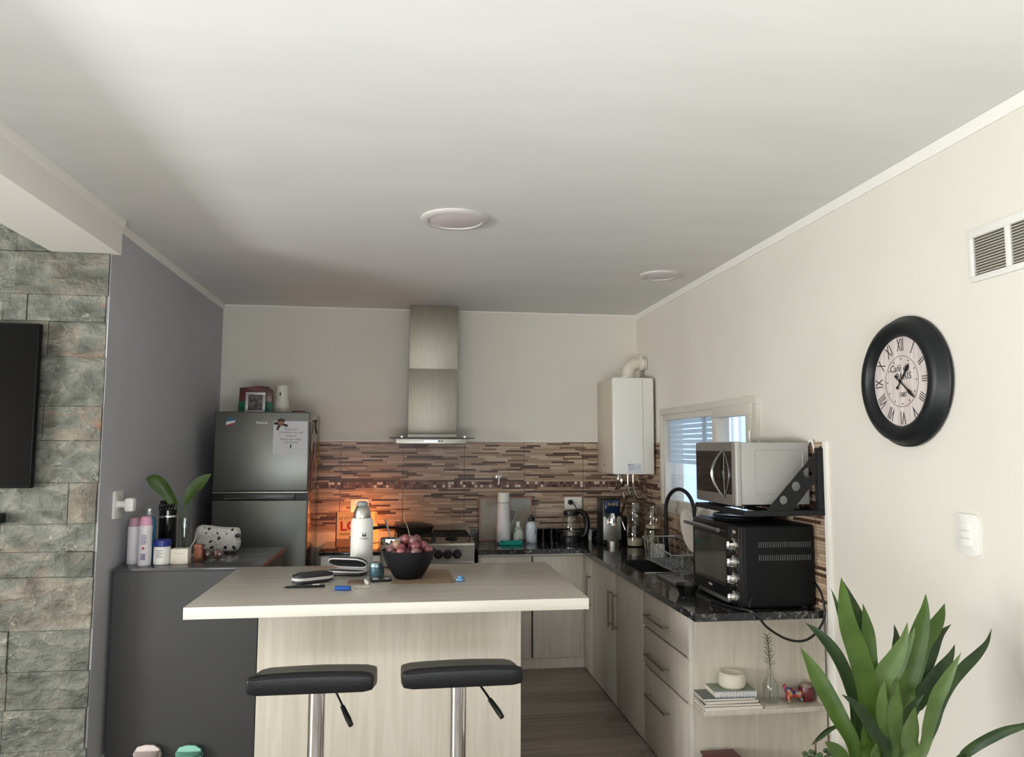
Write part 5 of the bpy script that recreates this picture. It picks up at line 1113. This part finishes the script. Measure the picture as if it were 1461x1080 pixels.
book('notebook', 'dark grey-covered notebook under the spiral one', 1.262, 1.495, 3.204, 3.333, ZS+.0384, ZS+.049, mat('slate cover', (.13, .15, .15), .55), R(-1.5))
book('spiral_notebook', 'spiral notebook with green cover on top of the stack', 1.318, 1.505, 3.212, 3.333, ZS+.0505, ZS+.073, mat('green grey cover', (.22, .26, .20), .6), R(-3), True)
t = thing('candle_holder', 'round white ceramic candle holder on the spiral notebook', 'candle holder', (1.418, 3.275, ZS+.0735))
M().lathe([(0, 0), (.045, 0), (.056, .010), (.059, .03), (.055, .055), (.047, .063), (.040, .060), (.024, .050), (.022, .035), (0, .035)], (1.418, 3.273, ZS+.0735), 40).build('body', mat('cream stone ceramic', (.58, .54, .44), .55), t)
tag(M().box(1.536, 1.648, 3.206, 3.325, ZS, ZS+.005, .001).build('coaster', mat('cream coaster', (.52, .47, .40), .5)), 'square cream coaster under the glass bottle', 'coaster')
t = thing('bottle_vase', 'clear glass bottle vase with a rosemary sprig', 'vase', (1.590, 3.262, ZS+.005))
vx, vy, vz = 1.590, 3.262, ZS+.0055
M().lathe([(0, .004), (.028, .004), (.031, .010), (.031, .072), (.024, .090), (.012, .112), (.0105, .150), (.013, .153), (.015, .150), (.0125, .112), (.026, .090), (.0335, .072), (.0335, .006), (.03, 0), (0, 0)], (vx, vy, vz), 32, cap=False).build('glass', MGLG, t)
t2 = thing('rosemary_sprig', 'green rosemary sprig standing in the glass bottle', 'sprig', (vx, vy, vz+.01))
M().tube(smooth_pts([(vx-.006, vy, vz+.012), (vx, vy, vz+.10), (vx-.002, vy, vz+.20), (vx-.010, vy, vz+.285)], 6), .0022, 6).build('stem', mat('rosemary stem', (.10, .085, .05), .7), t2)
b = M(); rr_ = random.Random(3)
for k in range(44):
    s = k/43; z = vz+.155+.13*s; cx = vx-.001-.009*s; a = k*2.4; ln_ = .030*(1-.35*s)
    p0 = Vector((cx, vy, z)); p1 = p0+Vector((math.cos(a)*ln_, math.sin(a)*ln_, ln_*(.25+.5*rr_.random()))); b.tube([p0, (p0+p1)/2+Vector((0, 0, .001)), p1], [.0010, .0014, .0004], 5)
lv_ = b.build('needles', mat('rosemary green', (.07, .095, .055), .7), t2)
# patchwork cow figurine, one skinned body
def skinned(name, chains, mt, parent, sub=1):
    me = bpy.data.meshes.new(name); V = []; E = []; RR = []; key = {}
    for ch in chains:
        last = None
        for p, r in ch:
            k = tuple(round(q, 5) for q in p)
            if k not in key: key[k] = len(V); V.append(Vector(p)-wloc(parent)); RR.append(r)
            if last is not None: E.append((last, key[k]))
            last = key[k]
    me.from_pydata(V, E, []); o = bpy.data.objects.new(name, me); COL.objects.link(o)
    sk = o.modifiers.new('skin', 'SKIN'); sb = o.modifiers.new('sub', 'SUBSURF'); sb.levels = sb.render_levels = sub
    for i, r in enumerate(RR): me.skin_vertices[0].data[i].radius = (r, r)
    me.skin_vertices[0].data[0].use_root = True
    bpy.context.view_layer.update(); m2 = bpy.data.meshes.new_from_object(o.evaluated_get(bpy.context.evaluated_depsgraph_get()))
    o.modifiers.clear(); o.data = m2; o.data.materials.clear(); o.data.materials.append(mt)
    for p in m2.polygons: p.use_smooth = True
    o.parent = parent; return o
t = thing('cow_figurine', 'small multicoloured patchwork cow figurine on the shelf', 'figurine', (1.695, 3.265, ZS))
mc, tc_, pc_ = nt('patchwork glaze'); g = G(tc_); tx = tc_.nodes.new('ShaderNodeTexCoord'); vo = tc_.nodes.new('ShaderNodeTexVoronoi'); vo.inputs['Scale'].default_value = 75; tc_.links.new(tx.outputs['Object'], vo.inputs['Vector'])
sp = tc_.nodes.new('ShaderNodeSeparateColor'); tc_.links.new(vo.outputs['Color'], sp.inputs[0])
tc_.links.new(g.ramp(sp.outputs[0], [(0, (.35, .05, .03)), (.25, (.04, .06, .20)), (.42, (.42, .15, .04)), (.6, (.28, .03, .06)), (.75, (.45, .38, .30)), (.9, (.05, .16, .10))]), pc_.inputs['Base Color']); pc_.inputs['Roughness'].default_value = .25
c0 = (1.700, 3.265, ZS+.040); fx = (1.672, 3.262, ZS+.046); bx2 = (1.726, 3.268, ZS+.038)
ch = [[(c0, .017), (fx, .017), ((1.662, 3.258, ZS+.062), .010), ((1.653, 3.254, ZS+.070), .011), ((1.642, 3.250, ZS+.066), .007)], [(c0, .017), (bx2, .017)]]
for px, base in ((1.668, fx), (1.729, bx2)):
    for sy in (-1, 1): ch.append([(base, .017), ((px, base[1]+sy*.010, ZS+.022), .0065), ((px, base[1]+sy*.011, ZS+.005), .0055)])
ch.append([(bx2, .017), ((1.741, 3.270, ZS+.046), .0035), ((1.747, 3.271, ZS+.030), .0025)])
for sy in (-1, 1): ch.append([((1.653, 3.254, ZS+.070), .011), ((1.655, 3.254+sy*.011, ZS+.082), .003)])
skinned('body', ch, mc, t)
t = thing('red_pot', 'dark red ceramic pot at the far end of the shelf', 'pot', (1.770, 3.272, ZS))
M().lathe([(0, 0), (.026, 0), (.034, .012), (.036, .045), (.033, .060), (.029, .060), (.031, .045), (.024, .010), (0, .010)], (1.768, 3.285, ZS), 32, cap=False).build('body', mat('wine red glaze', (.10, .015, .018), .3), t)
M().sph((1.768, 3.285, ZS+.058), .027, (1, 1, .75), 16).build('dried_head', mat('dusty brown', (.16, .10, .08), .8, c2=(.26, .20, .16), scale=90), t)
t = thing('storage_box', 'dark red box with white print low beside the end panel', 'box', (1.35, 3.25, 0))
M().box(1.285, 1.425, 3.17, 3.30, 0, .212, .004).build('body', mat('wine red box', (.09, .012, .016), .45), t); M().box(1.280, 1.430, 3.165, 3.305, .2121, .222, .003).build('lid', mat('wine red lid', (.11, .014, .018), .45), t)
M().box(1.33, 1.395, 3.163, 3.1655, .213, .2215).build('white_print', MPAPER, t)
t = thing('jade_plant', 'small round-leaved succulent in a pot on the floor by the wall', 'plant', (1.67, 3.02, 0))
M().lathe([(0, 0), (.055, 0), (.07, .13), (.073, .13), (.073, .145), (.06, .145), (.055, .12), (0, .12)], (1.67, 3.02, 0), 32, cap=False).build('pot', mat('terracotta', (.30, .12, .07), .8), t)
M().lathe([(0, .118), (.057, .118)], (1.67, 3.02, 0), 20).build('soil', mat('soil', (.03, .02, .015), .95), t)
b = M(); sp_ = [((1.66, 3.02, .12), (1.65, 3.02, .22), (1.641, 3.0, .31)), ((1.675, 3.02, .12), (1.69, 3.01, .22), (1.70, 3.0, .31)), ((1.665, 3.025, .12), (1.63, 3.03, .21), (1.61, 3.0, .31)), ((1.68, 3.02, .12), (1.72, 3.02, .21), (1.735, 3.0, .29)), ((1.655, 3.02, .12), (1.645, 3.0, .28), (1.642, 2.99, .36))]
for p in sp_: b.tube(smooth_pts(p, 5), .004, 8)
b.build('stems', mat('brown stem', (.12, .085, .05), .8), t)
rq = random.Random(9)
for p in sp_[:4]:
    for k in range(4):
        q = Vector(p[2])+Vector((rq.uniform(-.018, .018), rq.uniform(-.02, .02), rq.uniform(-.02, .012)))
        M().sph(q, .013, (1, .55, .8), 10).build('leaf', MLEAFD, t)
leaf([(1.628, 3.0, .340), (1.665, 3.0, .372), (1.705, 3.0, .398), (1.750, 3.0, .413)], .022, MLEAFD, t, fold=.8)

# ------------------------------------------------------------------ dracaena in the foreground
LEAVES = [
    ('M', 0.0452, [(1.09, 2.05, 0.977), (1.108, 2.032, 0.937), (1.128, 2.015, 0.888), (1.163, 1.998, 0.811), (1.201, 1.98, 0.707), (1.187, 1.992, 0.5)]),
    ('D', 0.0343, [(1.143, 2.12, 1.029), (1.166, 2.102, 1.009), (1.198, 2.084, 0.97), (1.219, 2.066, 0.924), (1.23, 2.048, 0.87), (1.232, 2.03, 0.783), (1.198, 2.012, 0.5)]),
    ('M', 0.056, [(1.147, 1.93, 1.188), (1.155, 1.938, 1.144), (1.168, 1.947, 1.066), (1.201, 1.955, 0.978), (1.229, 1.963, 0.881), (1.243, 1.972, 0.793), (1.248, 1.98, 0.705), (1.204, 1.992, 0.5)]),
    ('D', 0.0361, [(1.195, 2.0, 1.164), (1.221, 2.005, 1.106), (1.243, 2.01, 1.046), (1.252, 2.015, 0.981), (1.255, 2.02, 0.901), (1.206, 2.008, 0.5)]),
    ('D', 0.0163, [(1.203, 2.08, 1.132), (1.213, 2.072, 1.093), (1.223, 2.065, 1.049), (1.238, 2.058, 0.985), (1.252, 2.05, 0.912), (1.205, 2.02, 0.5)]),
    ('M', 0.038, [(1.237, 1.98, 1.108), (1.247, 1.985, 1.061), (1.254, 1.99, 1.011), (1.261, 1.995, 0.927), (1.272, 2.0, 0.849), (1.212, 2.0, 0.5)]),
    ('D', 0.0199, [(1.29, 2.06, 1.008), (1.304, 2.053, 0.969), (1.304, 2.047, 0.921), (1.301, 2.04, 0.864), (1.223, 2.016, 0.5)]),
    ('D', 0.0235, [(1.407, 2.1, 1.021), (1.401, 2.083, 0.989), (1.386, 2.067, 0.953), (1.367, 2.05, 0.889), (1.245, 2.02, 0.5)]),
    ('L', 0.0488, [(1.346, 1.95, 1.062), (1.335, 1.956, 1.012), (1.31, 1.962, 0.963), (1.281, 1.968, 0.92), (1.274, 1.974, 0.866), (1.293, 1.98, 0.788), (1.22, 1.992, 0.5)]),
    ('L', 0.0253, [(1.388, 1.98, 1.043), (1.377, 1.985, 1.009), (1.35, 1.99, 0.945), (1.33, 1.995, 0.901), (1.323, 2.0, 0.847), (1.23, 2.0, 0.5)]),
    ('M', 0.0524, [(1.425, 1.98, 1.13), (1.42, 1.984, 1.081), (1.404, 1.988, 1.022), (1.384, 1.992, 0.953), (1.365, 1.996, 0.885), (1.356, 2.0, 0.802), (1.242, 2.0, 0.5)]),
    ('M', 0.0398, [(1.533, 2.05, 1.087), (1.512, 2.042, 1.056), (1.48, 2.035, 1.018), (1.447, 2.027, 0.986), (1.419, 2.02, 0.915), (1.264, 2.008, 0.5)]),
    ('D', 0.0416, [(1.573, 2.08, 1.021), (1.527, 2.07, 0.994), (1.489, 2.06, 0.952), (1.454, 2.05, 0.905), (1.413, 2.04, 0.845), (1.387, 2.03, 0.786), (1.252, 2.012, 0.5)]),
    ('D', 0.0398, [(1.536, 2.02, 0.98), (1.515, 2.016, 0.947), (1.479, 2.012, 0.91), (1.441, 2.008, 0.874), (1.403, 2.004, 0.833), (1.371, 2.0, 0.787), (1.247, 2.0, 0.5)]),
    ('L', 0.0361, [(1.485, 1.93, 0.983), (1.464, 1.94, 0.94), (1.443, 1.95, 0.896), (1.426, 1.96, 0.855), (1.409, 1.97, 0.786), (1.385, 1.98, 0.698), (1.252, 1.992, 0.5)]),
    ('D', 0.0289, [(1.653, 2.02, 1.022), (1.632, 2.017, 0.983), (1.594, 2.013, 0.95), (1.55, 2.01, 0.918), (1.501, 2.007, 0.872), (1.468, 2.003, 0.82), (1.428, 2.0, 0.736), (1.267, 2.0, 0.5)]),
    ('D', 0.0253, [(1.648, 1.85, 0.835), (1.609, 1.87, 0.809), (1.564, 1.89, 0.788), (1.515, 1.91, 0.756), (1.482, 1.93, 0.722), (1.464, 1.95, 0.687), (1.279, 1.98, 0.5)]),
    ('L', 0.0361, [(1.228, 1.88, 0.938), (1.228, 1.897, 0.892), (1.239, 1.915, 0.835), (1.261, 1.932, 0.782), (1.286, 1.95, 0.715), (1.217, 1.98, 0.5)]),
    ('L', 0.0398, [(1.252, 1.86, 0.934), (1.26, 1.89, 0.884), (1.275, 1.92, 0.818), (1.296, 1.95, 0.714), (1.221, 1.98, 0.5)]),
    ('L', 0.0452, [(1.274, 1.83, 0.884), (1.283, 1.863, 0.837), (1.298, 1.897, 0.78), (1.313, 1.93, 0.703), (1.227, 1.972, 0.5)]),
    ('D', 0.0307, [(1.095, 1.86, 0.911), (1.14, 1.88, 0.88), (1.181, 1.9, 0.838), (1.222, 1.92, 0.784), (1.264, 1.94, 0.72), (1.209, 1.976, 0.5)]),
    ('M', 0.0398, [(1.046, 1.86, 0.798), (1.079, 1.883, 0.773), (1.116, 1.907, 0.735), (1.148, 1.93, 0.684), (1.169, 1.972, 0.5)]),
    ('D', 0.0253, [(1.364, 1.92, 0.882), (1.343, 1.933, 0.853), (1.33, 1.947, 0.816), (1.326, 1.96, 0.765), (1.231, 1.984, 0.5)]),
    ('M', 0.0289, [(1.175, 1.9, 0.821), (1.194, 1.925, 0.774), (1.213, 1.95, 0.718), (1.192, 1.98, 0.5)]),
    ('L', 0.0253, [(1.209, 1.9, 0.774), (1.219, 1.925, 0.741), (1.228, 1.95, 0.699), (1.197, 1.98, 0.5)]),
]

t = thing('potted_dracaena', 'tall potted plant with broad strap leaves before the cream wall', 'potted plant', (1.2, 2.0, 0))
M().lathe([(0, 0), (.12, 0), (.155, .33), (.165, .34), (.165, .37), (.148, .37), (.14, .33), (0, .33)], (1.2, 2.0, 0), 40, cap=False).build('pot', mat('grey clay pot', (.22, .21, .20), .7), t)
M().lathe([(0, .328), (.142, .332)], (1.2, 2.0, 0), 24).build('soil', mat('potting soil', (.028, .020, .014), .95), t)
b = M()
for dx, dy in ((-.04, 0), (.03, .02), (.0, -.03)): b.tube([(1.2+dx, 2.0+dy, .32), (1.19+dx*1.2, 2.0+dy, .45), (1.185+dx*1.3, 2.0+dy, .56)], [.018, .016, .012], 10)
b.build('stem', mat('plant cane', (.16, .13, .07), .8), t)
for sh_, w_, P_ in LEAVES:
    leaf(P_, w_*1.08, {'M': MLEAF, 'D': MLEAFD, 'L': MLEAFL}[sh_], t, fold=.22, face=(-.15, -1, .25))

# ------------------------------------------------------------------ slippers against the cabinet
def slipper(x, label, col, z1):
    t = thing('slipper', label, 'slipper', (x, 3.80, 0))
    prof = [(-.048, 0), (-.052, .06), (-.058, .11), (-.060, z1-.035), (-.045, z1-.008), (-.012, z1), (.025, z1-.002), (.052, z1-.018), (.062, z1-.05), (.060, .11), (.052, .06), (.048, 0)]
    so = M(); so.prism([(x+a, c) for a, c in prof], 'xz', 3.845, 3.868, .006, 3); so.rot(R(-9), 'X', (0, 3.868, 0)).build('sole', mat(label[:5]+' foam', col, .6), t)
    up_ = M(); rows = []
    for i in range(7):
        q = i/6; z = .10+(z1-.125)*q; row = []
        for j in range(11):
            a = math.pi*j/10; row.append((x-.056*math.cos(a), 3.846-.05*math.sin(a)*(1-q*.55), z))
        rows.append(row)
    up_.sheet(rows, .004); up_.rot(R(-9), 'X', (0, 3.868, 0)).build('upper', mat(label[:5]+' upper', tuple(c*.9 for c in col), .6), t)
slipper(-1.170, 'pale pink slipper propped against the anthracite cabinet', (.60, .52, .50), .150)
slipper(-.985, 'mint green slipper propped against the anthracite cabinet', (.22, .50, .40), .140)
